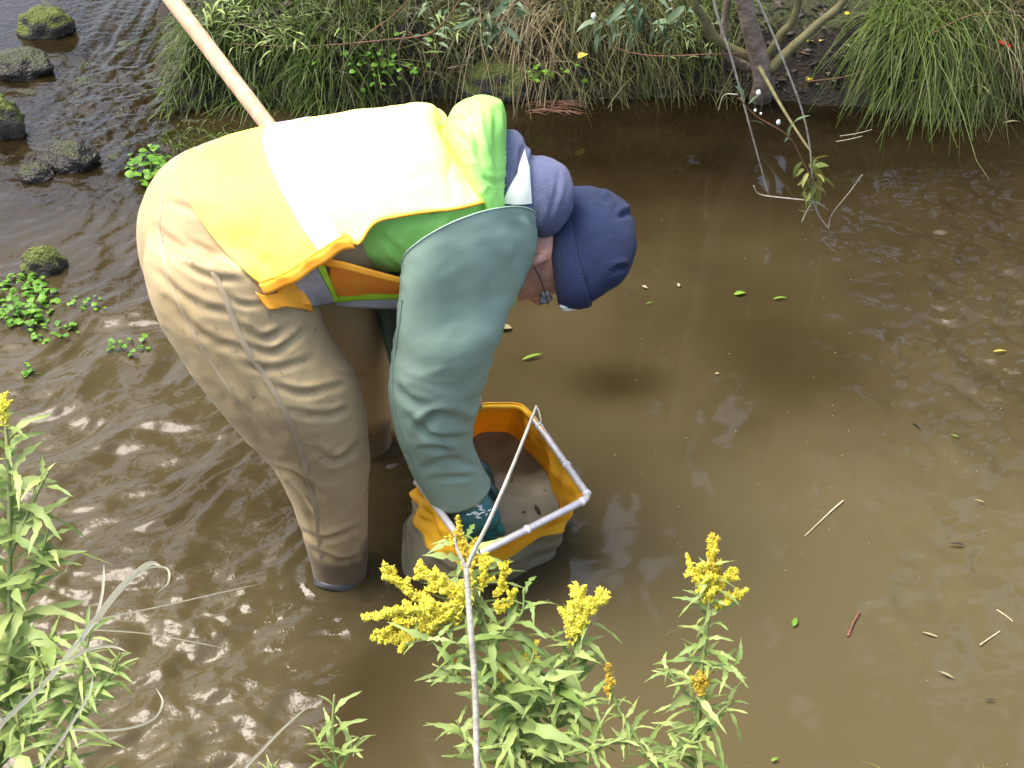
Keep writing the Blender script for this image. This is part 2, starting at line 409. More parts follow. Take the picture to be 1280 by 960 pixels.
def water_mat():
    m, nt, N, Lk, b = nodes_of('stream_water')
    at = N.new('ShaderNodeAttribute'); at.attribute_name = 'silt_shade'
    ac = N.new('ShaderNodeAttribute'); ac.attribute_name = 'clear'
    geo = N.new('ShaderNodeNewGeometry')
    nz = N.new('ShaderNodeTexNoise'); nz.inputs['Scale'].default_value = 2.2; nz.inputs['Detail'].default_value = 5
    Lk.new(geo.outputs['Position'], nz.inputs['Vector'])
    ad = N.new('ShaderNodeMath'); ad.operation = 'MULTIPLY_ADD'; Lk.new(nz.outputs[0], ad.inputs[0]); ad.inputs[1].default_value = .45; Lk.new(at.outputs['Fac'], ad.inputs[2])
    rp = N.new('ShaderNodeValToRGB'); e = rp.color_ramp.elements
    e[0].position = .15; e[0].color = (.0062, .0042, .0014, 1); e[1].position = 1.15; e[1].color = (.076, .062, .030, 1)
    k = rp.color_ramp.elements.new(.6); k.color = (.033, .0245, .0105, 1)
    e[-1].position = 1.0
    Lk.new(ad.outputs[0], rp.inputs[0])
    df = N.new('ShaderNodeBsdfDiffuse'); Lk.new(rp.outputs[0], df.inputs[0])
    tp = N.new('ShaderNodeBsdfTransparent'); tp.inputs[0].default_value = (.75, .62, .42, 1)
    m1 = N.new('ShaderNodeMixShader'); Lk.new(ac.outputs['Fac'], m1.inputs[0]); Lk.new(df.outputs[0], m1.inputs[1]); Lk.new(tp.outputs[0], m1.inputs[2])
    bn = N.new('ShaderNodeTexNoise'); bn.inputs['Scale'].default_value = 26; bn.inputs['Detail'].default_value = 3
    Lk.new(geo.outputs['Position'], bn.inputs['Vector'])
    ar = N.new('ShaderNodeAttribute'); ar.attribute_name = 'ripple'
    bm_ = N.new('ShaderNodeMath'); bm_.operation = 'MULTIPLY'; Lk.new(bn.outputs[0], bm_.inputs[0]); Lk.new(ar.outputs['Fac'], bm_.inputs[1])
    bp = N.new('ShaderNodeBump'); bp.inputs['Strength'].default_value = 1.0; bp.inputs['Distance'].default_value = .004
    Lk.new(bm_.outputs[0], bp.inputs['Height'])
    gl = N.new('ShaderNodeBsdfGlossy'); gl.inputs['Roughness'].default_value = .03; Lk.new(bp.outputs[0], gl.inputs['Normal'])
    fr = N.new('ShaderNodeFresnel'); fr.inputs['IOR'].default_value = 1.333; Lk.new(bp.outputs[0], fr.inputs['Normal'])
    m2 = N.new('ShaderNodeMixShader'); Lk.new(fr.outputs[0], m2.inputs[0]); Lk.new(m1.outputs[0], m2.inputs[1]); Lk.new(gl.outputs[0], m2.inputs[2])
    Lk.new(m2.outputs[0], N['Material Output'].inputs[0])
    N.remove(b)
    return m
M['water'] = water_mat()

M['golden_leaf'] = leaf_mat('goldenrod_leaf', (.12, .205, .042), (.33, .41, .13))
M['golden_stem'] = mat('goldenrod_stem', (.14, .20, .05), (.22, .22, .08), 30, .6)
M['golden_flower'] = leaf_mat('goldenrod_flower', (.58, .48, .03), (.86, .78, .11), trans=.2, scale=120)
M['golden_old'] = leaf_mat('goldenrod_flower_fading', (.30, .19, .02), (.62, .46, .04), trans=.2, scale=120)
M['willow_leaf'] = leaf_mat('willow_leaf', (.07, .12, .055), (.17, .24, .13))
M['hang_leaf'] = leaf_mat('hanging_leaf', (.10, .17, .05), (.30, .30, .08))
M['cress'] = leaf_mat('cress_leaf', (.05, .16, .012), (.14, .30, .03), scale=40)
M['yellow_leaf'] = leaf_mat('yellow_leaf', (.45, .36, .03), (.60, .50, .10))
M['pale_leaf'] = leaf_mat('pale_scrap', (.26, .23, .12), (.40, .36, .22))
M['green_scrap'] = leaf_mat('green_scrap', (.10, .22, .02), (.18, .32, .04))
M['orange_leaf'] = leaf_mat('orange_leaf', (.35, .12, .02), (.5, .2, .04))
M['red_leaf'] = leaf_mat('red_leaf', (.40, .02, .025), (.5, .04, .04))
M['straw'] = leaf_mat('dry_straw', (.52, .47, .30), (.70, .65, .46), scale=12)
M['grass_a'] = leaf_mat('grass_green', (.028, .060, .008), (.125, .18, .032), scale=14)
M['grass_b'] = leaf_mat('grass_olive', (.036, .050, .010), (.17, .165, .048), scale=14)
M['grass_dry'] = leaf_mat('grass_dry', (.13, .11, .05), (.28, .23, .12), scale=9)
M['litter'] = leaf_mat('leaf_litter', (.02, .017, .013), (.10, .085, .06), scale=30)
M['bark'] = mat('willow_bark', (.11, .085, .06), (.24, .185, .14), 18, .8, .6, 60)
M['olive_bark'] = mat('olive_bark', (.085, .08, .03), (.15, .14, .06), 18, .7, .3, 60)
M['twig_grey'] = mat('grey_twig', (.24, .22, .17), (.42, .39, .32), 30, .75, .3, 120)
M['twig_red'] = mat('red_twig', (.10, .045, .022), (.19, .085, .045), 30, .6)
M['catkin'] = mat('white_bud', (.70, .70, .66), (.8, .8, .76), 30, .8)
M['wood_leaf'] = leaf_mat('woodland_leaf', (.02, .04, .010), (.05, .08, .02), scale=.6, trans=.15)
M['weed'] = mat('water_weed', (.015, .016, .006), (.03, .03, .01), 20, .7)

# ------------------------------------------------------------------ ground
def axis(lo, hi, fine, lo_out, hi_out):
    a = np.arange(lo, hi + 1e-6, fine)
    left, right = [], []
    s, x = fine, lo
    while x > lo_out: s *= 1.35; x -= s; left.append(x)
    s, x = fine, hi
    while x < hi_out: s *= 1.35; x += s; right.append(x)
    return np.array(left[::-1] + list(a) + right)
def far_d(X, Y):
    edge = 5.0 + .05 * np.sin(X * 2.3 + .5) + .10 * perlin(X * 1.7, 3.1) + .06 * perlin(X * 5, 8.2)
    return np.minimum(Y - edge, (X + 1.34 + .22 * (Y - 5)) + .10 * perlin(Y * 2.5, 1.7))
def ground_z(X, Y):
    d = far_d(X, Y)
    n = fbm(X * 2.2, Y * 2.2, 0, 3); n2 = perlin(X * 9, Y * 9, 4) + .8 * perlin(X * 21, Y * 21, 7)
    far = -.24 + .29 * sstep(-.14, .02, d) + .22 * sstep(.0, .13, d) + .10 * sstep(.1, .5, d) + .25 * sstep(.4, 3, d) + .5 * sstep(3, 20, d)
    far = far + (.03 * n + .015 * n2) * sstep(-.05, .1, d)
    near = 1.05 * sstep(1.72, .70, Y)
    near = np.where(Y < 1.72, near * 1.26 - .26 + .26 * sstep(1.72, 1.5, Y), -.24)
    near = near + np.where(Y < 1.6, .03 * n, 0)
    bed = -.24 + .03 * n
    # shallow riffle upstream, on the far left
    rif = sstep(-.55, -1.1, X - .1 * (Y - 4)) * sstep(3.4, 4.2, Y)
    bed = bed + rif * (.17 + .03 * n2)
    return np.maximum(np.maximum(far, near), bed)
gx, gy = axis(-2.4, 2.4, .03, -70, 70), axis(.5, 6.2, .03, -70, 70)
GX, GY = np.meshgrid(gx, gy)
GZ = ground_z(GX, GY)
me = mesh_from('ground', np.stack([GX, GY, GZ], -1).reshape(-1, 3), grid_faces(len(gy), len(gx)))
obj('ground', me, M['soil'], kind='structure')
def gz(x, y): return float(ground_z(np.array(x), np.array(y)))

# ------------------------------------------------------------------ water
wx, wy = axis(-1.75, 1.75, .0065, -60, 60), axis(1.55, 5.3, .0075, 1.4, 40)
WX, WY = np.meshgrid(wx, wy)
pxw, pyw = proj(np.stack([WX, WY, 0 * WX], -1))
def blob(cx, cy, rx, ry, p=2): return np.exp(-(((pxw - cx) / rx) ** 2 + ((pyw - cy) / ry) ** 2) ** (p / 2))
infront = (WY > 1.2) & (WY < 9)
wob = 40 * perlin(WX * 4, WY * 4, 2.2) + 18 * perlin(WX * 11, WY * 11, 5.2)
left = sstep(430, 300, pxw + wob - .10 * (pyw - 700)) * sstep(300, 420, pyw + wob)
left = np.maximum(left, blob(150, 560, 260, 230)) * sstep(470, 380, pxw + wob * .6)
lowl = sstep(500, 430, pxw + .4 * (pyw - 800) + wob * .7) * sstep(640, 760, pyw)
riff = sstep(330, 200, pxw + wob - .5 * (200 - pyw)) * sstep(300, 170, pyw + wob * .5)
midl = sstep(300, 200, pxw) * sstep(430, 330, pyw) * sstep(150, 240, pyw)
right = sstep(1010, 1170, pxw + wob + .25 * (pyw - 330)) * blob(1290, 390, 260, 230, 4)
right = np.maximum(right, .55 * blob(1170, 720, 120, 130, 3))
calm = 1 - .9 * blob(600, 600, 170, 150, 3)
s2 = math.sqrt(.5)
A1, B1 = (WX + WY) * s2, (WX - WY) * s2         # along / across the crests on the left
q = perlin(WX * 3, WY * 3, 9) * .12
h_left = .019 * perlin(A1 * 4.0 + q * 5, (B1 + q) * 9, 1.3) + .0110 * perlin(A1 * 9, (B1 + q) * 19, 4.4) + .0030 * perlin(A1 * 16, (B1 + q) * 34, 7.7) + .0010 * perlin(A1 * 30, B1 * 66, 2.7)
h_lowl = .013 * perlin(WX * 7 + q * 8, WY * 11 + q * 14, 2.1) + .0065 * perlin((WX + q) * 14, (WY + q) * 30, 6.4) + .0020 * perlin((WX + q) * 28, (WY + q) * 52, 3.4)
h_riff = .006 * perlin(WX * 9, WY * 11, 3.9) + .004 * perlin(WX * 21 - WY * 6, WY * 24, 8.1) + .002 * perlin(WX * 44, WY * 48, 2.8)
h_midl = .0018 * perlin(A1 * 8, B1 * 22, 5.5) + .0010 * perlin(WX * 30, WY * 42, 1.1)
h_right = .018 * perlin(WX * 8 + q * 6, WY * 8, 6.6) + .0090 * perlin(WX * 17, WY * 19, 3.3) + .001 * perlin(WX * 40, WY * 40, 9.3)
h_all = .0006 * perlin(WX * 2.5, WY * 3.5, 7.1) + .00008 * perlin(WX * 14, WY * 20, 2.4)
H = h_all + calm * (left * h_left * .9 + lowl * h_lowl + riff * h_riff + midl * h_midl + right * h_right)
H = np.where(infront, H, 0)
# little rings and a dark meniscus round the wading legs
for (fx, fy, fr) in ((425, 716, .075), (468, 560, .075)):
    p = PZ(fx, fy, 0); rr = np.hypot(WX - p[0], WY - p[1])
    H = H + .004 * np.exp(-np.clip(rr - fr, 0, 1) / .02) + .0022 * np.sin((rr - fr) * 130 + 2 * perlin(WX * 9, WY * 9, 1)) * np.exp(-np.clip(rr - fr, 0, 9) / .09)
silt_shade = .42 - .30 * sstep(330, 140, pyw + 30 * perlin(WX * 2, WY * 2, 6)) * sstep(420, 600, pxw) + .40 * sstep(560, 900, pyw + .20 * (pxw - 640) + 60 * perlin(WX * 1.6, WY * 1.6, 3)) * sstep(560, 900, pxw + .5 * (pyw - 600))  # silt plume; the bank's dark reflection is painted into the upper water
silt_shade += .22 * blob(960, 640, 330, 220) + .14 * left - .16 * blob(900, 190, 420, 120) - .12 * blob(330, 620, 170, 140) + .12 * lowl
silt_shade += -.30 * blob(770, 478, 55, 22) - .16 * blob(1010, 470, 130, 70) - .12 * blob(720, 190, 90, 35)
silt_shade = np.clip(silt_shade - .12 * riff, 0, 1)
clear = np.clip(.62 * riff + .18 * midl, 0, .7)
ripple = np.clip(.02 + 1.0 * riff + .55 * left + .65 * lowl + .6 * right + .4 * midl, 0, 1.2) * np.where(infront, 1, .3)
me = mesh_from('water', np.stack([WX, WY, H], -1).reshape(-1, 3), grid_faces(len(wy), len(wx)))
for nm, arr in (('silt_shade', silt_shade), ('clear', clear), ('ripple', ripple)):
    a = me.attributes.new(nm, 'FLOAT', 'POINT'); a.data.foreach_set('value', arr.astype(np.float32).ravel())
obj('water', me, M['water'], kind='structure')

# ------------------------------------------------------------------ stones
def rock_vf(c, rx, ry, rz, seed, n=18, rough=.22):
    th = np.linspace(0, math.pi, n); ph = np.linspace(0, 2 * math.pi, 2 * n, endpoint=False)
    TH, PH = np.meshgrid(th, ph, indexing='ij')
    D = np.stack([np.sin(TH) * np.cos(PH), np.sin(TH) * np.sin(PH), np.cos(TH)], -1)
    r = 1 + rough * fbm(D[..., 0] * 1.5 + seed, D[..., 1] * 1.5, D[..., 2] * 1.5, 4)
    P = D * r[..., None] * np.array([rx, ry, rz]) + np.asarray(c)
    return P.reshape(-1, 3), grid_faces(n, 2 * n, True)
def stone(px, py, wpx, hpx, label, mt, seed, sink=.35, flat=.75):
    """stone whose foot shows at the picture point (px, py)"""
    p = PZ(px, py, 0); d = depth_of(p); rx = wpx / 2 * d / F; rz = hpx / 2 * d / F * 1.05
    c = p + np.array([0, rx * .45, rz * (1 - 2 * sink)])
    V, Fc = rock_vf(c, rx, rx * .8, rz, seed, 22)
    o = obj('stone', mesh_from('stone', V, Fc), mt, label=label, category='stone', group='stones in the stream')
    return o
stone(55, 45, 68, 46, 'round moss-capped stone highest up at the top left corner of the stream', M['rock_moss'], 1.1)
stone(22, 96, 80, 40, 'low flat stone below the round mossy one at the left edge', M['rock_wet'], 2.7)
stone(4, 172, 52, 70, 'tall mossy stone cut by the left edge of the picture', M['rock_moss'], 5.2)
stone(85, 212, 66, 40, 'dark wet angular stone breaking the riffle left of the wader', M['rock_wet'], 7.9)
stone(42, 226, 44, 24, 'low black wet stone just left of the angular stone in the riffle', M['rock_wet'], 9.4)
stone(52, 342, 54, 44, 'small stone with bright green moss cap beside the water cress', M['rock_moss'], 12.6)
stone(372, 108, 62, 52, 'grey green mossy stone at the foot of the far bank behind the vest', M['rock_moss'], 15.3)
stone(615, 122, 110, 62, 'dark mossy boulder at the far bank just right of the lime hood', M['rock_moss'], 18.8, sink=.3)
# uncountable stones of the riffle bed
mb = MB()
for i in range(330):
    px, py = rng.uniform(-30, 330), rng.uniform(-5, 245)
    if px > 330 - .55 * max(0, py - 40): continue
    p = PZ(px, py, 0); r = rng.uniform(.02, .065) * (1.25 if py < 100 else 1)
    rz = r * rng.uniform(.4, .75); top = rng.uniform(-.05, .004)
    V, Fc = rock_vf((p[0], p[1], top - rz), r * rng.uniform(.8, 1.5), r, rz, i * 1.7, 7, .35)
    mb.add(V, Fc)
obj('riffle_stones', mb.mesh('riffle_stones'), M['rock_wet'], kind='stuff', label='dark wet cobbles and gravel under the shallow riffle', category='gravel')

# ------------------------------------------------------------------ plants: shared pieces
def leaf_mesh(name, wid=.2, droop=.25, fold=.25, tip=1.0, serr=0.0, twist=0.0, seed=0, n=8, wpeak=.4):
    """unit leaf along +X, upper side +Z"""
    r = np.random.default_rng(seed); V = []
    for i in range(n + 1):
        t = i / n
        w = wid * .5 * (math.sin(math.pi * min(1, t ** (math.log(.5) / math.log(wpeak)))) ** .8) + .006
        w *= 1 + serr * r.uniform(-1, .6)
        z = -droop * t ** 1.8 + .08 * math.sin(t * 3.1); x = t * (1 - .25 * droop * t)
        y = .06 * twist * math.sin(t * 4); a = twist * (t - .3)
        for s in (-1, 0, 1):
            yy = s * w; zz = abs(s) * w * fold
            V.append((x, y + yy * math.cos(a) - zz * math.sin(a), z + yy * math.sin(a) + zz * math.cos(a)))
    Fc = []
    for i in range(n):
        for s in (0, 1): Fc.append((i * 3 + s, i * 3 + s + 1, (i + 1) * 3 + s + 1, (i + 1) * 3 + s))
    return mesh_from(name, V, Fc)
def frame(p, d, up=(0, 0, 1), s=1.0):
    d = Vector(d).normalized(); up = Vector(up); y = up.cross(d)
    if y.length < 1e-4: y = Vector((0, 1, 0))
    y.normalize(); z = d.cross(y)
    m = Matrix((d, y, z)).transposed().to_4x4()
    return Matrix.Translation(Vector(p)) @ m @ Matrix.Scale(s, 4)
def place_leaf(me, p, d, s, parent, name='leaf', roll=0.0, **props):
    o = bpy.data.objects.new(name, me); COL.objects.link(o)
    mw = frame(p, d, s=s) @ Matrix.Rotation(roll, 4, 'X')
    if parent is not None:
        o.parent = parent; mw = Matrix.Translation(parent.location).inverted() @ mw
    o.matrix_local = mw
    for k, v in props.items(): o[k] = v
    return o
def mset(mtname, specs, prefix):
    out = []
    for i, s in enumerate(specs):
        me = leaf_mesh(f'{prefix}_{i}', seed=i + 1, **s); me.materials.append(M[mtname]); out.append(me)
    return out
GOLD = mset('golden_leaf', [dict(wid=.155, droop=.35, serr=.55, fold=.3, n=11), dict(wid=.15, droop=.1, serr=.5, twist=.9, n=11), dict(wid=.17, droop=.6, serr=.6, twist=-.8, n=11), dict(wid=.14, droop=.3, serr=.5, twist=1.4, n=11), dict(wid=.145, droop=.9, serr=.6, twist=.5, n=11), dict(wid=.16, droop=-.15, serr=.55, twist=-1.2, n=11), dict(wid=.16, droop=.2, serr=.7, twist=.2, n=11)], 'goldenrod_leaf')
NARROW = mset('golden_leaf', [dict(wid=.10, droop=.3), dict(wid=.12, droop=.1, twist=.4), dict(wid=.09, droop=.5, twist=-.4)], 'narrow_leaf')
BROAD = mset('golden_leaf', [dict(wid=.34, droop=.15, fold=.35), dict(wid=.30, droop=.3, fold=.3, twist=.3)], 'broad_leaf')
WILLOW = mset('willow_leaf', [dict(wid=.22, droop=.2), dict(wid=.25, droop=.4, twist=.4), dict(wid=.2, droop=.1, twist=-.5)], 'willow_leaf')
HANG = mset('hang_leaf', [dict(wid=.26, droop=.2), dict(wid=.3, droop=.4, twist=.4), dict(wid=.22, droop=.1, twist=-.5)], 'hanging_leaf')
CRESS = mset('cress', [dict(wid=.85, droop=.15, fold=.15, wpeak=.5), dict(wid=.75, droop=.3, fold=.2, wpeak=.55), dict(wid=.9, droop=.05, fold=.1, wpeak=.5)], 'cress_leaf')

_ico = None
def floret_vf():
    global _ico
    if _ico is None:
        V = np.array([(1, 0, 0), (-1, 0, 0), (0, 1, 0), (0, -1, 0), (0, 0, 1.3), (0, 0, -1)], float)
        _ico = V, [(0, 2, 4), (2, 1, 4), (1, 3, 4), (3, 0, 4), (2, 0, 5), (1, 2, 5), (3, 1, 5), (0, 3, 5)]
    return _ico
def flower_spray(axes, size, dens, seed):
    """florets crowded along several flowering branches; axes: list of (3D polyline, start radius, end radius)"""
    r = np.random.default_rng(seed); V0, F0 = floret_vf(); V, Fc, n = [], [], 0
    full = []
    for pts, r0, r1 in axes:
        full.append((pts, r0 * .8, r1 * .8)); Lb = catmull(np.asarray(pts, float), 20)
        for k in range(9):
            i = int(r.integers(1, 18)); dv = r.normal(size=3); dv[2] = abs(dv[2]) * .8; dv /= np.linalg.norm(dv)
            rr = r0 + (r1 - r0) * i / 19; tip = Lb[i] + (dv * 1.4 + (Lb[i + 1] - Lb[i]) / np.linalg.norm(Lb[i + 1] - Lb[i]) * .9) * rr * r.uniform(.8, 1.6)
            full.append(([Lb[i], (Lb[i] + tip) / 2 + np.array([0, 0, rr * .2]), tip], rr * .45, rr * .2))
    for pts, r0, r1 in full:
        pts = np.asarray(pts, float); L = catmull(pts, 30)
        ln = np.linalg.norm(np.diff(L, axis=0), axis=1).sum()
        k = max(6, int(dens * ln))
        for _ in range(k):
            t = r.uniform(0, 1); i = min(28, int(t * 29)); c = L[i] + (L[i + 1] - L[i]) * (t * 29 - i)
            rad = (r0 + (r1 - r0) * t) * r.uniform(.2, 1)
            dv = r.normal(size=3); dv /= np.linalg.norm(dv)
            s = size * r.uniform(.5, 1.25)
            M3 = np.linalg.qr(r.normal(size=(3, 3)))[0]
            V.append((V0 * np.array([.55, .55, 1.0])) @ M3.T * s + c + dv * rad)
            Fc += [(a + n, b + n, cc + n) for a, b, cc in F0]; n += 6
    return np.vstack(V), Fc
def plant_root(px, py, depth):
    p = PC(px, py, depth); y = min(max(p[1] - .05, .7), 1.15); x = p[0]
    return np.array([x, y, gz(x, y) - .02])
def goldenrod(label, stem_px, depth, nleaf, llen, sprays, seed, meshes=GOLD, old=False, name='goldenrod_plant', group='plants growing on the near bank', t0=.12, stemr=.0032, cat='plant', up=.35, side=()):
    r = np.random.default_rng(seed)
    top = [PC(x, y, depth + dd) for x, y, dd in stem_px]
    root = plant_root(stem_px[0][0], stem_px[0][1], depth)
    E = empty(name, label, cat, root, group)
    L = catmull(np.vstack([root, (root * .35 + top[0] * .65)] + [t[None] for t in top]), 50)
    tube('stem', L, [stemr * 1.3, stemr * .5], M['golden_stem'], E, 6)
    seg = np.linalg.norm(np.diff(L, axis=0), axis=1); cum = np.concatenate([[0], np.cumsum(seg)]); cum /= cum[-1]
    def at(t): return np.array([np.interp(t, cum, L[:, i]) for i in range(3)])
    lines = [(at, 1.0, nleaf)]
    for sp in side:                                  # side shoots
        pts = catmull([PC(x, y, depth + dd) for x, y, dd in sp['px']], 20)
        tube('side_stem', pts, [stemr * .7, stemr * .35], M['golden_stem'], E, 5)
        c2 = np.linspace(0, 1, 20)
        lines.append(((lambda t, pts=pts, c2=c2: np.array([np.interp(t, c2, pts[:, i]) for i in range(3)])), .7, sp.get('n', 12)))
    for fn, sc, cnt in lines:
        ang = r.uniform(0, 6.28)
        for i in range(cnt):
            t = t0 + (.97 - t0) * (i + r.uniform(-.3, .3)) / max(1, cnt); t = min(max(t, .02), .98)
            p = fn(t); ang += 2.4 + r.uniform(-.5, .5)
            d = np.array([math.cos(ang), math.sin(ang) * .9, up + r.uniform(-.3, .35)])
            s = llen * sc * (1.1 - .62 * t ** 2) * r.uniform(.65, 1.2)
            place_leaf(meshes[r.integers(len(meshes))], p, d, s, E, roll=r.uniform(-.5, .5))
    for k, sp in enumerate(sprays):
        axes = []
        for pts, r0, r1 in sp['axes']:
            axes.append(([PC(x, y, depth + dd) for x, y, dd in pts], r0, r1))
        V, Fc = flower_spray(axes, sp.get('size', .0034), sp.get('dens', 2600), seed * 7 + k)
        fo = wobj('flower_head', mesh_from('flower_head', V, Fc, False), M['golden_old'] if sp.get('old') else M['golden_flower'], E)
        sb = MB()
        for pts, r0, r1 in axes:
            v, f = tube_vf(catmull(pts, 10), [.0014, .0006], 4); sb.add(v, f)
        keep(wobj('flower_stalk', sb.mesh('flower_stalk'), M['golden_stem'], None), E)
    return E

D0 = 1.62
goldenrod('goldenrod with the widest yellow plume, drooping left in front of the net',
    [(655, 975, 0), (640, 900, .0), (612, 800, .02), (592, 730, .03), (575, 655, .05)], D0, 84, .085,
    [dict(axes=[([(575, 775, .0), (520, 745, .0), (480, 712, .0)], .012, .006), ([(560, 760, .0), (500, 765, -.02), (455, 772, -.02)], .012, .005), ([(560, 765, .02), (530, 790, .0), (500, 800, .0), (470, 792, 0)], .014, .006),
                ([(575, 750, 0), (545, 725, 0), (520, 712, 0)], .010, .005), ([(585, 750, 0), (560, 735, 0), (535, 735, 0)], .012, .006), ([(560, 770, .03), (510, 780, .03), (465, 798, .02)], .010, .004), ([(585, 742, .0), (560, 770, .0), (530, 765, -.02)], .012, .010)], dens=5200),
     dict(axes=[([(585, 720, 0), (578, 690, 0), (572, 645, 0)], .007, .003), ([(580, 700, 0), (590, 686, 0), (596, 678, 0)], .004, .002), ([(578, 690, 0), (566, 676, 0), (560, 672, 0)], .004, .002)], dens=2800, old=True),
     dict(axes=[([(602, 735, 0), (606, 715, 0), (608, 692, 0)], .007, .004), ([(620, 745, 0), (628, 725, 0), (634, 702, 0)], .006, .004), ([(622, 765, 0), (634, 755, 0), (640, 745, 0)], .006, .004), ([(590, 735, 0), (585, 715, 0), (588, 700, 0)], .005, .003)], dens=2800),
     dict(axes=[([(572, 845, 0), (566, 830, 0)], .006, .003)], dens=3000, old=True), dict(axes=[([(630, 850, 0), (624, 832, 0)], .004, .002)], dens=3000, old=True)],
    3, side=[dict(px=[(625, 840, 0), (560, 800, -.02), (505, 805, -.03)], n=12), dict(px=[(640, 890, 0), (600, 860, -.04), (540, 830, -.05)], n=12), dict(px=[(610, 800, 0), (650, 770, .0), (655, 735, .0)], n=10), dict(px=[(650, 930, 0), (590, 930, -.04), (570, 900, -.05)], n=14)])
goldenrod('goldenrod with a compact bright yellow plume, middle of the three tall ones',
    [(680, 985, 0), (690, 900, 0), (705, 840, .01), (735, 765, .02)], D0 + .02, 70, .080,
    [dict(axes=[([(715, 800, 0), (712, 780, 0), (708, 768, 0)], .010, .007), ([(720, 790, 0), (735, 765, 0), (758, 742, 0)], .011, .006), ([(725, 775, 0), (722, 755, 0), (722, 745, 0)], .009, .005), ([(730, 760, 0), (745, 755, 0), (760, 748, 0)], .007, .005)], dens=4300),
     dict(axes=[([(660, 835, 0), (664, 820, 0), (670, 808, 0)], .006, .003)], dens=3200)],
    8, side=[dict(px=[(690, 900, 0), (660, 850, -.02), (668, 815, -.02)], n=12), dict(px=[(688, 920, 0), (720, 880, -.02), (750, 870, -.02)], n=12), dict(px=[(680, 960, 0), (640, 930, -.05), (610, 935, -.06)], n=14), dict(px=[(684, 950, 0), (730, 940, -.05), (745, 925, -.05)], n=12)])
goldenrod('tallest goldenrod, standing alone at the right with a spire of yellow flowers',
    [(872, 985, 0), (872, 900, 0), (878, 830, 0), (886, 760, 0), (890, 690, 0)], D0, 76, .058,
    [dict(axes=[([(888, 740, 0), (890, 705, 0), (890, 668, 0)], .010, .003)], dens=3600, old=True),
     dict(axes=[([(885, 745, 0), (872, 725, 0), (862, 712, 0)], .010, .006), ([(890, 745, 0), (902, 730, 0), (914, 716, 0)], .009, .005), ([(895, 758, 0), (912, 750, 0), (928, 742, 0)], .007, .004), ([(885, 750, 0), (886, 730, 0), (884, 712, 0)], .011, .007)], dens=3600),
     dict(axes=[([(876, 868, -.02), (878, 850, -.02)], .007, .004)], dens=3000, old=True)],
    13, stemr=.0034, side=[dict(px=[(874, 890, 0), (845, 850, -.01), (832, 835, -.01)], n=10), dict(px=[(876, 850, 0), (905, 830, -.01), (925, 840, -.01)], n=9), dict(px=[(872, 930, 0), (900, 890, -.01), (922, 875, 0)], n=10)])
goldenrod('short goldenrod with one thin yellow bud spike between the two right plumes',
    [(830, 985, 0), (800, 930, 0), (775, 890, 0), (762, 855, 0)], D0 - .03, 34, .05,
    [dict(axes=[([(763, 872, 0), (761, 852, 0), (760, 832, 0)], .0045, .002)], dens=2600, old=True)], 17, side=[dict(px=[(815, 960, 0), (850, 935, 0), (880, 925, 0)], n=14), dict(px=[(800, 930, 0), (760, 930, 0), (740, 945, 0)], n=12)])
goldenrod('tall leafy goldenrod in bud at the left edge of the picture',
    [(-5, 985, 0), (10, 860, 0), (12, 700, 0), (10, 580, 0), (5, 510, 0)], D0 - .02, 74, .10,
    [dict(axes=[([(6, 530, 0), (5, 512, 0), (4, 495, 0)], .007, .003)], dens=3000)], 23, meshes=GOLD + BROAD + GOLD, stemr=.004, side=[dict(px=[(10, 800, 0), (45, 720, 0), (60, 660, 0)], n=16), dict(px=[(10, 700, 0), (40, 630, 0), (60, 590, 0)], n=10), dict(px=[(5, 900, 0), (40, 830, -.02), (70, 790, -.02)], n=18)])
goldenrod('slender green plant with narrow whorled leaves under the bent straw at left',
    [(70, 990, 0), (90, 900, 0), (105, 830, 0), (115, 775, 0)], D0 - .06, 70, .06, [], 29, meshes=NARROW, stemr=.0025,
    side=[dict(px=[(90, 900, 0), (60, 850, 0), (45, 815, 0)], n=26), dict(px=[(90, 890, 0), (135, 850, 0), (150, 815, 0)], n=26), dict(px=[(75, 950, 0), (30, 920, 0), (20, 880, 0)], n=24)], name='leafy_plant')
goldenrod('small pale plant with few blunt leaves at the bottom, right of the blade',
    [(425, 990, 0), (418, 940, 0), (416, 900, 0), (418, 868, 0)], D0 - .06, 16, .055, [], 37, meshes=GOLD[:2] + NARROW[:1], stemr=.0022, up=.8, name='leafy_plant', side=[dict(px=[(418, 950, 0), (440, 935, 0), (455, 920, 0)], n=7), dict(px=[(418, 955, 0), (400, 935, 0), (392, 910, 0)], n=6)])
goldenrod('bright green shoot tip peeping over the bottom edge beside the blade',
    [(342, 1000, 0), (341, 975, 0), (340, 955, 0)], D0 - .06, 24, .032, [], 41, meshes=NARROW, stemr=.002, up=.8, name='leafy_plant', t0=.5)

# dry grass stalks and blades at the left
def blade_vf(pts, w0, w1, n=24):
    L = catmull(pts, n); T = np.gradient(L, axis=0); V = []
    for i, (p, t) in enumerate(zip(L, T)):
        s = np.cross(t, p - CAM + np.array([.0, .4, .9])); s /= np.linalg.norm(s) + 1e-9
        u = i / (n - 1); w = (w0 + (w1 - w0) * u) * min(1, (1 - u) * 6 + .08)
        V += [p - s * w, p + np.cross(s, t) / (np.linalg.norm(t) + 1e-9) * w * .35, p + s * w]
    return np.array(V), grid_faces(n, 3)
def blades(name, label, cat, lists, mt, depth, group=None, part='blade'):
    root = plant_root(lists[0][0][0][0], 960, depth); E = empty(name, label, cat, root, group)
    for pts, w0, w1 in lists:
        P = [PC(p[0], p[1], depth + (p[2] if len(p) > 2 else 0)) for p in pts]
        if pts[0][1] >= 940 or pts[0][0] <= 4: P = [root] + P
        V, Fc = blade_vf(P, w0, w1)
        wobj(part, mesh_from(part, V, Fc), mt, E)
    return E
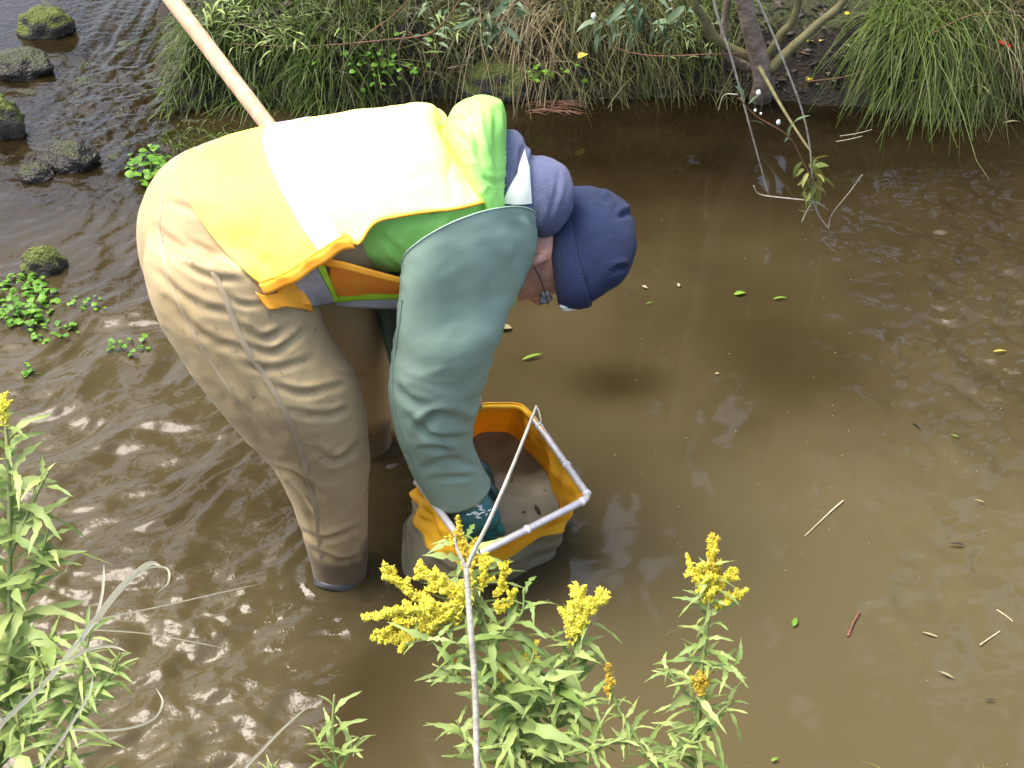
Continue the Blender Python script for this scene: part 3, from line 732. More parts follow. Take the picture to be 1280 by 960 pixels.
blades('dry_grass', 'bleached grass stalk with curling blades leaning in from the lower left corner', 'grass',
    [([(-15, 930), (60, 850), (115, 780), (150, 735), (185, 705), (203, 708)], .0028, .0035), ([(120, 778), (150, 740), (180, 712), (208, 710), (210, 728), (195, 742)], .0015, .001),
     ([(118, 775), (200, 758), (270, 742), (325, 730)], .0012, .0006), ([(118, 787), (190, 793), (290, 812)], .0012, .0005), ([(85, 825), (110, 812), (140, 808), (160, 815)], .003, .001), ([(120, 775), (128, 740), (130, 705)], .002, .001)], M['straw'], D0 - .08)
blades('dry_grass', 'arching dry blade rising below the bent stalk near the lower left corner', 'grass',
    [([(45, 975), (80, 920), (110, 870), (116, 845)], .0022, .0012), ([(90, 912), (150, 912), (190, 900), (203, 878), (195, 860)], .0018, .0008)], M['straw'], D0 - .1)
blades('dry_grass', 'single straight straw-coloured blade leaning right at the bottom edge', 'grass',
    [([(300, 975), (330, 935), (365, 900), (395, 876)], .0028, .0007)], M['straw'], D0 - .08)

# forked dead stem standing up in front of the net
DS = plant_root(596, 960, D0 - .1)
E = empty('dead_plant', 'thin grey forked dead stem standing in front of the net', 'plant', DS)
tube('stem', [DS] + [PC(x, y, D0 - .1) for x, y in ((598, 990), (596, 940), (594, 860), (588, 780), (583, 710))], [.0038, .0034], M['twig_grey'], E, 7, sub=40)
tube('fork', [PC(x, y, D0 - .1) for x, y in ((583, 712), (592, 690), (612, 650), (640, 585), (662, 530), (671, 507))], [.0030, .0016], M['twig_grey'], E, 6, sub=30)
tube('fork', [PC(x, y, D0 - .1) for x, y in ((670, 508), (674, 515), (677, 530))], [.0014, .0007], M['twig_grey'], E, 5, sub=8)
tube('fork', [PC(x, y, D0 - .1) for x, y in ((583, 712), (578, 700), (572, 688), (568, 672))], [.0026, .0012], M['twig_grey'], E, 6, sub=12)

# ------------------------------------------------------------------ the person
YB = 2.69                                                # the body's middle plane
foot = PZ(425, 716, 0)
PERSON = empty('person', 'person in tan waders, hi-vis vest and navy beanie bending over the net', 'person', (foot[0], (foot[1] + 2.93) / 2, -.2))

# waders: bib, seat and both legs are one garment
seat = body_loft([body_ring((475, 150), (478, 335), YB, .19, .14), body_ring((400, 152), (420, 366), YB, .20, .15), body_ring((330, 164), (360, 380), YB, .20, .155),
                  body_ring((268, 176), (318, 392), YB, .20, .16), body_ring((228, 198), (282, 405), YB, .20, .17), body_ring((203, 226), (250, 408), YB, .19, .17),
                  body_ring((189, 258), (214, 385), YB, .15, .14), body_ring((184, 292), (190, 345), YB, .08, .08)], 48, 70, 2.2)
near_leg = limb_loft([limb_ring((187, 290), (372, 315), 2.56), limb_ring((184, 322), (388, 365), 2.54), limb_ring((193, 362), (398, 402), 2.52), limb_ring((216, 410), (416, 437), 2.50),
                      limb_ring((252, 464), (440, 472), 2.48), limb_ring((303, 530), (457, 515), 2.47), limb_ring((340, 578), (461, 562), 2.46), limb_ring((362, 617), (461, 607), 2.455),
                      limb_ring((376, 657), (460, 648), 2.45), limb_ring((386, 692), (459, 686), 2.45), limb_ring((392, 722), (459, 720), 2.45), limb_ring((395, 770), (458, 770), 2.45)], 44, 80)
far_leg = limb_loft([limb_ring((270, 290), (450, 310), 2.84), limb_ring((330, 350), (478, 368), 2.87), limb_ring((378, 420), (488, 425), 2.90), limb_ring((410, 480), (489, 480), 2.92),
                     limb_ring((424, 530), (489, 530), 2.93), limb_ring((432, 562), (490, 562), 2.93), limb_ring((436, 600), (490, 600), 2.93)], 40, 60)
wad = fuse('waders', [closed_vf(seat), closed_vf(near_leg), closed_vf(far_leg)], .0062, 6)
WF = [([(193, 283), (228, 312), (262, 328)], 6, .010), ([(212, 318), (258, 345), (305, 352)], 6, .012), ([(236, 303), (288, 330), (330, 356)], 6, .010), ([(190, 335), (240, 378), (300, 396)], 7, .009),
      ([(205, 250), (240, 262), (275, 262)], 7, .006), ([(225, 228), (250, 235), (268, 230)], 6, .005), ([(210, 375), (255, 420), (310, 440)], 7, .008),
      ([(295, 404), (326, 424), (360, 411)], 6, .010), ([(310, 430), (342, 441), (384, 412)], 6, .011), ([(330, 372), (352, 390), (372, 392)], 5, .008), ([(280, 365), (300, 380), (330, 382)], 5, .007),
      ([(338, 482), (382, 492), (438, 478)], 6, .010), ([(358, 514), (405, 520), (436, 512)], 6, .010), ([(393, 562), (421, 576), (456, 550)], 6, .011), ([(300, 455), (340, 462), (390, 448)], 6, .008),
      ([(340, 586), (374, 597), (400, 620)], 5, .012), ([(360, 607), (381, 629), (399, 668)], 5, .010), ([(374, 662), (405, 674), (458, 658)], 5, .009), ([(392, 688), (428, 701), (458, 692)], 4, .009), 
      ([(250, 470), (300, 515), (345, 560)], 9, .007), ([(270, 440), (310, 490), (350, 540)], 8, .006), ([(420, 470), (445, 470), (480, 462)], 5, .006)]
folds(wad, WF, .0045, 6, seed=2, ridge=.0016, rscale=5)
waders = wobj('waders', wad, M['wader'], PERSON, label='tan chest waders creased at the knee')
wb = bvh_of(wad)
surf_strip('seam', wb, [(262, 330), (283, 375), (302, 425), (338, 482), (368, 540), (386, 600), (397, 650), (402, 700)], .006, M['wader_seam'], waders, .0015, 60)
surf_strip('seam', wb, [(205, 235), (200, 290), (212, 350), (250, 430), (300, 505)], .0035, M['wader_seam'], waders, .001, 50)
# dark strip laid on for the leg's shadow line at the waterline
surf_strip('waterline_shadow', wb, [(393, 724), (410, 731), (430, 733), (450, 730), (458, 724)], .008, M['shadow_dark'], waders, .004, 20)

# jacket with its bunched hood
jk = body_loft([body_ring((440, 150), (445, 330), YB, .185, .135), body_ring((500, 142), (500, 338), YB, .20, .145), body_ring((550, 148), (555, 340), YB, .20, .14), body_ring((590, 172), (600, 325), YB, .18, .12), body_ring((622, 205), (632, 290), YB, .11, .08)], 48, 50)
upper_arm = limb_loft([limb_ring((484, 290), (632, 236), 2.60), limb_ring((506, 335), (600, 300), 2.55), limb_ring((520, 400), (600, 385), 2.54)], 32, 20)
jme = fuse('jacket', [closed_vf(jk), closed_vf(upper_arm)], .008, 4)
folds(jme, [([(472, 290), (492, 310), (505, 335)], 5, .009), ([(490, 300), (505, 320), (512, 340)], 5, .008), ([(480, 320), (498, 335), (505, 345)], 4, .008), ([(500, 280), (530, 275), (560, 270)], 7, .006)], .004, 11, seed=5, ridge=.007, rscale=12)
jacket = wobj('jacket', jme, M['jacket'], PERSON, label='lime green rain jacket')
hood = limb_loft([limb_ring((588, 121), (628, 126), 2.72, (0, -.06, .02)), limb_ring((566, 135), (633, 145), 2.72, (0, -.11, .04)), limb_ring((558, 162), (633, 175), 2.71, (0, -.15, .05)), limb_ring((566, 188), (634, 205), 2.70, (0, -.17, .05)),
                  limb_ring((585, 215), (634, 228), 2.68, (0, -.17, .03)), limb_ring((603, 238), (636, 246), 2.66, (0, -.13, 0))], 40, 40)
hme = fuse('hood', [closed_vf(hood)], .006, 3)
folds(hme, [([(590, 122), (592, 160), (605, 210), (615, 235)], 6, .012), ([(570, 165), (585, 180), (600, 205)], 5, .009), ([(618, 135), (620, 170), (622, 215)], 5, .008), ([(565, 150), (580, 150), (595, 160)], 5, .006), ([(605, 222), (620, 228), (634, 224)], 4, .008)], .003, 8, seed=8, ridge=.005, rscale=12)
wobj('hood', hme, M['jacket'], jacket)
cl = limb_loft([limb_ring((636, 335), (652, 335), 2.60), limb_ring((634, 355), (650, 352), 2.60), limb_ring((634, 372), (648, 368), 2.60), limb_ring((632, 384), (642, 382), 2.60)], 16, 14)
wobj('collar_tip', folds(fuse('collar_tip', [closed_vf(cl)], .004, 1), [], .004, 40), M['jacket'], jacket)

# hi-vis vest: back panel hangs over the torso, open at the sides
VC = [((253, 182), (330, 398), (325, 349)), ((300, 160), (350, 394), (362, 333)), ((345, 149), (388, 388), (400, 311)), ((400, 140), (430, 380), (433, 293)), ((442, 133), (450, 372), (449, 300)),
      ((482, 127), (482, 362), (470, 273)), ((516, 123), (515, 352), (520, 265)), ((545, 128), (562, 345), (570, 257)), ((558, 152), (603, 335), (608, 246))]
rg = [body_ring(t, b, YB, .215, .150) for t, b, e in VC]
def vest_theta(ring, ey):
    th = np.radians(np.linspace(-75, 100, 400)); P = ring[0] - ring[1] * np.cos(th)[:, None] + ring[2] * np.sin(th)[:, None]
    return th[np.argmin(np.abs(proj(P)[1] - ey))]
tes = [vest_theta(r, e[1]) for r, (t, b, e) in zip(rg, VC)]
NL, NT = 110, 70
C_, A_, B_ = (catmull([r[i] for r in rg], NL) for i in range(3))
TE = catmull(np.array(tes)[:, None], NL)[:, 0]; EX = catmull(np.array([e[0] for t, b, e in VC], float)[:, None], NL)[:, 0]
P = np.zeros((NL, NT, 3))
for i in range(NL):
    th = np.linspace(TE[i], R(205), NT)
    P[i] = C_[i] - A_[i] * np.cos(th)[:, None] + B_[i] * np.sin(th)[:, None]
    d = depth_of(P[i, 0]); dx = (EX[i] - proj(P[i, 0])[0]) * d / F
    w = np.clip(1 - np.linspace(0, 1, NT) * 2.2, 0, 1) ** 1.3
    P[i, :, 0] += dx * w
    P[i, :, 1] -= .012 * np.exp(-np.linspace(0, 1, NT) * 9) * (1 + .5 * math.sin(i * .13))      # loose edge flares
jb = bvh_of(jme)
for i in range(NL):
    for j in range(NT):
        p = P[i, j]; x, y = proj(p); d = depth_of(p)
        for t in (wb, jb):
            h = cast(t, x, y, 0)
            if h is not None and d - .012 < depth_of(h) + .0 or (h is not None and d > depth_of(h) - .010 and d < depth_of(h) + .12): d = min(d, depth_of(h) - .010)
        P[i, j] = PC(x, y, d)
for _ in range(3): P[1:-1] = (P[:-2] + 2 * P[1:-1] + P[2:]) / 4; P[:, 1:-1] = (P[:, :-2] + 2 * P[:, 1:-1] + P[:, 2:]) / 4
vme = mesh_from('vest_back', P.reshape(-1, 3), grid_faces(NL, NT))
folds(vme, [([(268, 225), (310, 255), (345, 290)], 6, .009), ([(300, 240), (340, 262), (372, 300)], 6, .010), ([(300, 295), (330, 303), (360, 320)], 5, .007), ([(355, 235), (375, 275), (400, 300)], 5, .008), ([(418, 262), (428, 278), (445, 296)], 5, .014),
            ([(432, 248), (440, 270), (452, 292)], 6, .012), ([(438, 205), (452, 225), (455, 255)], 7, .008), ([(470, 215), (490, 235), (480, 262)], 8, .006), ([(520, 180), (560, 215), (590, 240)], 9, .006), ([(290, 195), (330, 220), (350, 250)], 8, .005)], .004, 10, seed=3, ridge=.006, rscale=9)
vb = bvh_of(vme)
# split the garment cloth: yellow cloth and the silver band that runs round it
VEST = wobj('vest', vme, M['vest'], PERSON, label='fluorescent yellow safety vest, its colour paled for the glare')
solid(VEST, .003, 0)
def band(name, cols, mt, off=.0035):
    i0, i1 = cols; Q = np.array([tuple(v.co) for v in vme.vertices]).reshape(NL, NT, 3)[i0:i1]
    me_ = mesh_from(name, Q.reshape(-1, 3), grid_faces(i1 - i0, NT))
    co, no = get_vn(me_); s = 1 if (no[len(no) // 2] @ (CAM - co[len(co) // 2])) > 0 else -1
    set_v(me_, co + no * off * s); return wobj(name, me_, mt, VEST)
band('reflective_strip', (int(NL * .25), int(NL * .36)), M['silver'])
band('hem_less_blown', (0, int(NL * .25) + 1), M['vest_gold'], .0018)
def edge_tube(name, pts, r, mt, parent):
    V, Fc = tube_vf(pts, r, 6); return wobj(name, mesh_from(name, V, Fc), mt, parent)
Q = np.array([tuple(v.co) for v in vme.vertices]).reshape(NL, NT, 3)
edge_tube('edge_binding', Q[:int(NL * .49), 0], .0042, M['vest_trim'], VEST)
rb = np.array([Q[:int(NL * .42), 0] + np.array([0, -.006, -.012 * t]) + np.array([.006 * t, -.004 * t, 0]) for t in (0, .6, 1.2, 1.7)])
rb[1:, :, 1] -= (.003 * np.sin(np.arange(rb.shape[1]) * .5))[None]
solid(wobj('edge_ribbon', mesh_from('edge_ribbon', rb.reshape(-1, 3), grid_faces(4, rb.shape[1])), M['vest_trim'], VEST), .002, 0)
edge_tube('edge_binding', Q[int(NL * .49):, 0], .0034, M['vest_trim'], VEST)
edge_tube('edge_binding', Q[-1, :], .003, M['vest_trim'], VEST)
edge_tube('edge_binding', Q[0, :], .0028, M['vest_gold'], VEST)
# the vest's front, hanging loose below the chest
YN, YL = 2.46, 2.50
ON = dict(on=(wb, jb))
ON2 = dict(on=(wb, jb), gap=.011)
fp = patch('vest_front', [[(412, 330, YN), (440, 338, YN), (470, 345, YN + .01), (512, 354, YN + .03)], [(410, 348, YL - .02), (440, 352, YL - .02), (470, 356, YL - .01), (512, 362, YL)], [(408, 374, YL + .03), (440, 372, YL + .03), (470, 369, YL + .03), (512, 368, YL + .03)]], M['vest_orange'], PERSON, wr=.008, wsc=14, seed=4, **ON)
patch('edge_binding', [[(398, 322, YN - .015), (425, 326, YN - .015), (460, 336, YN - .01), (512, 350, YN + .01)], [(402, 331, YN - .015), (430, 337, YN - .015), (465, 346, YN - .01), (512, 357, YN + .01)]], M['vest_trim'], fp, n=(4, 24), wr=.002, **ON2)
patch('lime_strip', [[(420, 369, YL + .02), (450, 367, YL + .02), (512, 362, YL + .02)], [(418, 378, YL + .035), (450, 375, YL + .035), (512, 373, YL + .035)]], M['vest_lime'], fp, n=(6, 20), wr=.002, **ON2)
patch('reflective_strip', [[(414, 376, YL + .035), (450, 373, YL + .035), (512, 371, YL + .035)], [(420, 382, YL + .05), (455, 385, YL + .05), (512, 386, YL + .05)]], M['silver'], fp, n=(6, 20), wr=.003, **ON2)
patch('reflective_strip', [[(361, 339, YN - .005), (366, 350, YN), (376, 368, YL), (386, 383, YL + .02)], [(378, 334, YN - .012), (384, 346, YN - .005), (396, 366, YL - .01), (408, 381, YL + .02)], [(393, 329, YN - .012), (399, 341, YN - .005), (410, 360, YL - .01), (418, 378, YL + .02)]], M['silver'], fp, n=(12, 20), wr=.003, **ON2)
patch('lime_strip', [[(394, 328, YN - .012), (400, 341, YN - .005), (411, 360, YL - .01), (418, 378, YL + .02)], [(404, 326, YN - .012), (409, 341, YN - .005), (417, 360, YL - .01), (424, 376, YL + .02)]], M['vest_lime'], fp, n=(5, 20), wr=.002, **ON2)
patch('crumpled_corner', [[(348, 350, YN), (354, 362, YN - .01), (344, 370, YN - .015), (320, 366, YN - .01)], [(356, 345, YN), (364, 362, YN), (356, 378, YN - .02), (338, 387, YN - .02)], [(362, 342, YN + .01), (370, 358, YN), (374, 376, YN - .01), (358, 382, YN)], [(364, 340, YN + .01), (376, 360, YN + .01), (388, 378, YN), (392, 390, YN + .01)]], M['vest_trim'], fp, n=(28, 28), wr=.024, wsc=22, seed=9, **ON2)
patch('crumpled_corner', [[(352, 352, YN + .012), (360, 362, YN + .01), (372, 374, YN + .012)], [(346, 366, YN + .012), (362, 374, YN + .012), (386, 388, YN + .02)]], M['vest_orange'], fp, n=(10, 14), wr=.01, wsc=20, seed=1, **ON)

# body: one continuous figure, only the face shows
hc = PY(668, 318, 2.66)
cax = np.array([.92, .05, .30]); cax /= np.linalg.norm(cax)
fax = np.array([.30, -.14, -.95]); fax -= cax * (fax @ cax); fax /= np.linalg.norm(fax)
rax = np.cross(fax, cax)
def HL(x, y, z): return hc + rax * x + fax * y + cax * z            # head space: right, face, crown
n1, n2 = 40, 56
zs = np.linspace(-.122, .125, n1); Pm = np.zeros((n1, n2, 3)); ang = np.linspace(0, 2 * math.pi, n2, endpoint=False)
for i, z in enumerate(zs):
    t = (z + .122) / .247
    wx_ = .078 * math.sqrt(max(0.02, 1 - ((t - .60) / .47) ** 2)) if t > .6 else .078 * (.52 + .48 * (t / .6) ** .7)
    yb = -.095 * math.sqrt(max(.02, 1 - ((t - .62) / .44) ** 2)) if t > .25 else -.045 - .03 * t / .25
    yf = .098 * (math.sqrt(max(.02, 1 - ((t - .5) / .54) ** 2)) if t > .5 else (.86 + .14 * t / .5))
    for j, a in enumerate(ang):
        x = wx_ * math.cos(a); s = math.sin(a); y = yf * s if s > 0 else -yb * s
        f = max(0, s)
        y += .030 * math.exp(-(x / .011) ** 2) * math.exp(-((z + .028) / .018) ** 2) * (f > .3) + .014 * math.exp(-(x / .010) ** 2) * math.exp(-((z + .008) / .02) ** 2) * (f > .3)      # nose
        y -= .012 * math.exp(-((abs(x) - .032) / .016) ** 2) * math.exp(-((z - .002) / .012) ** 2) * f                                     # sockets
        y += .008 * math.exp(-((z - .022) / .012) ** 2) * f * math.exp(-((abs(x) - .03) / .03) ** 2)                                       # brow
        y += .008 * math.exp(-(x / .024) ** 2) * (math.exp(-((z + .062) / .007) ** 2) + math.exp(-((z + .076) / .007) ** 2)) * f           # lips
        y += .010 * math.exp(-(x / .02) ** 2) * math.exp(-((z + .105) / .014) ** 2) * f                                                   # chin
        Pm[i, j] = HL(x, y, z)
shells = [closed_vf(Pm)]
for sx in (-1, 1):                                                     # ears
    e = [HL(sx * .078, -.012, -.036), HL(sx * .086, -.020, -.01), HL(sx * .086, -.024, .018), HL(sx * .079, -.014, .030)]
    shells.append(tube_vf(catmull(e, 10), [.007, .011, .012, .007], 10))
neck0 = HL(0, -.03, -.09); sh = PY(590, 250, YB)
hipc = PY(250, 300, YB)
shells.append(tube_vf(catmull([HL(0, -.03, -.05), neck0, sh], 12), [.060, .055, .05], 16))
shells.append(tube_vf(catmull([sh, PY(480, 250, YB), PY(350, 262, YB), hipc], 20), [.06, .10, .10, .10], 20))
sR, sL = PY(580, 285, 2.53), PY(585, 250, 2.85)
hR = PZ(578, 628, .19); hLf = PZ(560, 585, .20)
shells.append(tube_vf(catmull([sh, sR, PY(555, 460, 2.47), hR], 24), [.05, .045, .04, .028], 14))
shells.append(tube_vf(catmull([sh, sL, PY(497, 332, 2.83), PY(508, 437, 2.80), PY(532, 505, 2.77), PY(564, 580, 2.725)], 24), [.05, .045, .038, .034, .03, .02], 14))
for leg in (near_leg, far_leg):
    cc = leg.mean(1); shells.append(tube_vf(np.vstack([hipc[None], cc[::6]]), [.09, .075, .055, .04], 14))
bme = fuse('body', shells, .0055, 2)
body = wobj('body', bme, M['skin'], PERSON)
for sx in (-1, 1):                                                     # eyes
    V, Fc = rock_vf(HL(sx * .031, .083, .0), .010, .010, .010, 3, 10, 0.0)
    wobj('eye', mesh_from('eye', V, Fc), M['catkin'], body)
# spectacles
gl = MB(); ln = MB()
for sx in (-1, 1):
    c = [HL(sx * .033 + .020 * math.cos(a), .102 + .002 * math.cos(a) - .006 * abs(math.cos(a)), -.006 + .0145 * math.sin(a)) for a in np.linspace(0, 2 * math.pi, 21)]
    gl.add(*tube_vf(c, .0011, 6))
    cen = np.mean(c[:-1], 0); ln.add(np.vstack([c[:-1], cen[None]]), [(20, k, (k + 1) % 20) for k in range(20)])
    gl.add(*tube_vf(catmull([HL(sx * .056, .102, -.002), HL(sx * .076, .085, .002), HL(sx * .084, .02, .004), HL(sx * .084, -.03, -.004)], 12), .0013, 6))
gl.add(*tube_vf(catmull([HL(-.010, .106, -.002), HL(0, .109, .002), HL(.010, .106, -.002)], 6), .0015, 6))
spec = wobj('spectacles', gl.mesh('spectacles'), M['glass_rim'], PERSON)
wobj('lens', ln.mesh('lens'), M['lens'], spec)

# beanie
hb = []
for (L, Rr) in (((686, 268), (700, 374)), ((692, 247), (715, 376)), ((706, 238), (738, 373)), ((735, 236), (757, 361)), ((762, 242), (777, 347)), ((782, 256), (789, 328)), ((793, 275), (795, 308))):
    rr = limb_ring(L, Rr, 2.655); k = np.linalg.norm(rr[1]); rr[2] = rax * min(.105, k * .86 + .006); hb.append(rr)
hp = limb_loft(hb, 48, 50, 2.2)
hatm = fuse('beanie', [closed_vf(hp)], .005, 3)
folds(hatm, [([(748, 236), (752, 246), (762, 252)], 5, .012), ([(770, 272), (782, 268), (796, 262)], 5, .010), ([(764, 340), (775, 335), (786, 336)], 5, .008), ([(772, 252), (768, 262), (765, 275)], 5, .006)], .003, 14, seed=1)
beanie = wobj('beanie', hatm, M['hat'], PERSON)
cu = limb_loft([[r[0], r[1] * 1.022, r[2] * 1.03, 1.0] for r in hb[:3]], 48, 14, 2.2)
cu = cu.copy(); cen = cu.mean(1, keepdims=True); cu[-1] = cen[-1] + (cu[-1] - cen[-1]) * .97
co_ = wobj('cuff', mesh_from('cuff', *open_vf(cu)), M['hat'], beanie); solid(co_, .006, -1)
vz = limb_loft([limb_ring((699, 382), (743, 371), 2.54, (0, -.012, 0)), limb_ring((703, 388), (739, 378), 2.54, (0, -.012, 0))], 20, 6)
wobj('pale_brim', mesh_from('pale_brim', *closed_vf(vz)), M['liner'], beanie)

# fleece hood worn loose round the neck
fl = limb_loft([limb_ring((618, 195), (640, 300), 2.70, None, .85), limb_ring((627, 168), (650, 304), 2.69, None, .85), limb_ring((645, 164), (660, 302), 2.69, None, .85), limb_ring((658, 186), (666, 296), 2.68, None, .84),
                limb_ring((664, 195), (670, 296), 2.68, None, .90), limb_ring((681, 195), (680, 298), 2.67, None, .98), limb_ring((697, 205), (688, 296), 2.67, None, .98), limb_ring((699, 226), (690, 286), 2.67, None, .90)], 44, 46)
fme = fuse('fleece_hood', [closed_vf(fl)], .0055, 3)
folds(fme, [([(656, 180), (650, 205), (645, 240)], 5, .012), ([(668, 215), (674, 250), (672, 285)], 6, .008), ([(698, 215), (696, 240), (685, 275)], 4, .008)], .003, 14, seed=6)
fleece = wobj('fleece_hood', fme, M['fleece'], PERSON)
fb = bvh_of(fme)
rows = []
for a in np.linspace(0, 1, 8):
    row = []
    for b in np.linspace(0, 1, 8):
        x = (1 - a) * 657 + a * ((1 - b) * 628 + b * 664); y = (1 - a) * 191 + a * 254
        h = cast(fb, x, y, .006 + .004 * math.sin(b * math.pi)); row.append(h if h is not None else PY(x, y, 2.55))
    rows.append(row)
wobj('pale_liner', mesh_from('pale_liner', np.array(rows).reshape(-1, 3), grid_faces(8, 8)), M['liner'], fleece)

# long gauntlet glove on the near arm, pulled up to the shoulder
gr = [limb_ring((503, 338), (668, 268), 2.51, (-.02, -.085, .105)), limb_ring((500, 366), (671, 300), 2.50, (-.02, -.100, .060)), limb_ring((497, 398), (656, 348), 2.49, (-.02, -.100, .02)),
      limb_ring((493, 432), (630, 402), 2.47, None, .85), limb_ring((486, 474), (612, 450), 2.465, None, .85), limb_ring((488, 512), (599, 500), 2.47, None, .88), limb_ring((500, 556), (591, 546), 2.475, None, .9),
      limb_ring((519, 598), (601, 578), 2.48, None, .9), limb_ring((540, 630), (612, 600), 2.485, None, .9)]
gp = limb_loft(gr, 72, 130)
gme = mesh_from('gauntlet_sleeve', *open_vf(gp))
bm = bmesh.new(); bm.from_mesh(gme); bmesh.ops.recalc_face_normals(bm, faces=bm.faces); bm.to_mesh(gme); bm.free()
co, no = get_vn(gme)
if (no[(no @ FW).argmin()] @ FW) < 0 and ((co - co.mean(0)) * no).sum(1).mean() < 0: gme.flip_normals()
folds(gme, [([(520, 545), (545, 520), (585, 528)], 8, 0.0175), ([(512, 520), (540, 545), (585, 548)], 6, 0.0135), ([(530, 585), (560, 575), (600, 585)], 6, 0.0108), ([(525, 560), (550, 560), (575, 572)], 5, 0.0095), ([(640, 275), (650, 300), (648, 340)], 9, 0.0135), ([(655, 262), (668, 285), (668, 310)], 5, 0.0081),
            ([(560, 300), (575, 360), (570, 430)], 26, 0.0081), ([(490, 470), (510, 500), (545, 512)], 8, 0.0081), ([(600, 300), (622, 340), (610, 400)], 16, 0.0095), ([(540, 600), (565, 598), (600, 596)], 5, 0.0081)], .003, 6, seed=4, ridge=.004, rscale=7)
sleeve = wobj('gauntlet_sleeve', gme, M['glove'], PERSON, label='long green rubber gauntlet reaching to the shoulder'); solid(sleeve, .003, -1)
edge_tube('sleeve_rim', np.vstack([get_vn(gme)[0][:72], get_vn(gme)[0][:1]]), .0022, M['glove'], sleeve)
gb = bvh_of(gme)
surf_strip('mould_seam', gb, [(503, 375), (498, 420), (491, 470), (494, 510), (506, 555), (524, 598)], .0022, M['glove'], sleeve, .001, 40)
# gloved hand with fingers reaching into the net
def hand_mesh(w0, k0, thumb=-1):
    dv = k0 - w0; dv /= np.linalg.norm(dv)
    sv = np.cross(dv, FW); sv /= np.linalg.norm(sv)
    if sv[0] < 0: sv = -sv
    nv = np.cross(sv, dv); nv = nv if nv @ FW < 0 else -nv               # back of the hand, towards the camera
    shells = [closed_vf(limb_loft([[w0 - dv * .03, sv * .046, nv * .042, 1], [w0, sv * .044, nv * .038, 1], [w0 + dv * .04, sv * .056, nv * .036, 1], [w0 + dv * .085, sv * .060, nv * .030, 1], [w0 + dv * .105, sv * .054, nv * .022, 1]], 24, 20))]
    for i, (o_, l_) in enumerate(((-.040, .062), (-.014, .078), (.014, .082), (.040, .072))):
        b = w0 + dv * .095 + sv * o_ * .95
        k1 = b + dv * l_ * .45 + sv * o_ * .12; k2 = k1 + (dv * .8 - nv * .5) * l_ * .35; k3 = k2 + (dv * .35 - nv * .9) * l_ * .3
        shells.append(tube_vf(catmull([b - dv * .02, k1, k2, k3], 14), [.014, .0135, .0125, .010], 12))
    sv = sv * -thumb
    tb = w0 + dv * .03 - sv * .045
    shells.append(tube_vf(catmull([tb + sv * .02, tb + dv * .03 - sv * .014 - nv * .008, tb + dv * .055 - sv * .008 - nv * .03, tb + dv * .075 - nv * .045], 12), [.018, .016, .014, .011], 12))
    return fuse('gloved_hand', shells, .004, 2)
handm = hand_mesh(PY(582, 622, 2.465), PZ(603, 668, .115))
folds(handm, [([(560, 622), (585, 626), (612, 612)], 4, .004)], .002, 30, seed=3)
hand = wobj('gloved_hand', handm, M['glove_hand'], PERSON, label='dark teal rubber hand of the near gauntlet, inside the net')
hbv = bvh_of(handm)
mb = MB()                                                             # worn white size print on the back of the hand
rp_ = np.random.default_rng(2)
for _ in range(16):
    x, y = 597 + rp_.normal(0, 6), 636 + rp_.normal(0, 6); a_ = rp_.uniform(-1.2, .4); l_ = rp_.uniform(2, 5)
    L = [cast(hbv, x + t * l_ * math.cos(a_), y + t * l_ * math.sin(a_), .0012) for t in (-1, -.3, .3, 1)]; L = [p for p in L if p is not None]
    if len(L) > 3: mb.add(*tube_vf(L, [.0008, .0022, .0018, .0008], 5))
if mb.n: wobj('worn_print', mb.mesh('worn_print'), M['print'], hand)

# far arm's gauntlet, mostly hidden
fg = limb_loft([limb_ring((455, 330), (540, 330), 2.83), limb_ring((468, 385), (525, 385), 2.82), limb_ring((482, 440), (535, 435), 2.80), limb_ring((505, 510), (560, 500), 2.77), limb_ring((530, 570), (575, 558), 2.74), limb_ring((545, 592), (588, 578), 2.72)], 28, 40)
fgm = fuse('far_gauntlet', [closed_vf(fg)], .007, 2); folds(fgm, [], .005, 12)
wobj('gauntlet_sleeve', fgm, M['glove_shaded'], PERSON, label='green gauntlet on the far arm, shade put into its dark colour')
wobj('gloved_hand', hand_mesh(PY(564, 580, 2.725), PZ(588, 612, .10), 1), M['glove_shaded'], PERSON)

# ------------------------------------------------------------------ the net
ZN = .22
cor = dict(A=PZ(519, 598, ZN), B=PZ(592, 696, ZN), C=PZ(737, 622, ZN), D=PZ(671, 529, ZN), H=PZ(598, 508, ZN))
def rounded(pts, closed=True, r=.03, k=6):
    out = []; n = len(pts)
    for i in range(n):
        p, a, b = pts[i], pts[i - 1], pts[(i + 1) % n]
        u, v = (a - p), (b - p); lu, lv = np.linalg.norm(u), np.linalg.norm(v); rr = min(r, lu * .4, lv * .4)
        p0, p1 = p + u / lu * rr, p + v / lv * rr
        for t in np.linspace(0, 1, k): out.append((1 - t) ** 2 * p0 + 2 * t * (1 - t) * p + t * t * p1)
    return np.array(out)
D2 = PZ(652, 508, ZN)
rim = rounded([cor['A'], cor['B'], cor['C'], cor['D'], D2, cor['H']], r=.025)
NET = empty('kick_net', 'square aluminium-framed net with orange cloth rim and wooden handle', 'net', (cor['A'] + cor['C']) / 2 - np.array([0, 0, .2]))
fr = np.vstack([rim, rim[:1]])
tube('frame', np.vstack([rim[3:24]]), .0088, M['alu'], NET, 12)
tube('frame', np.vstack([rim[23:], rim[:4]]), .0085, M['net_orange'], NET, 10)
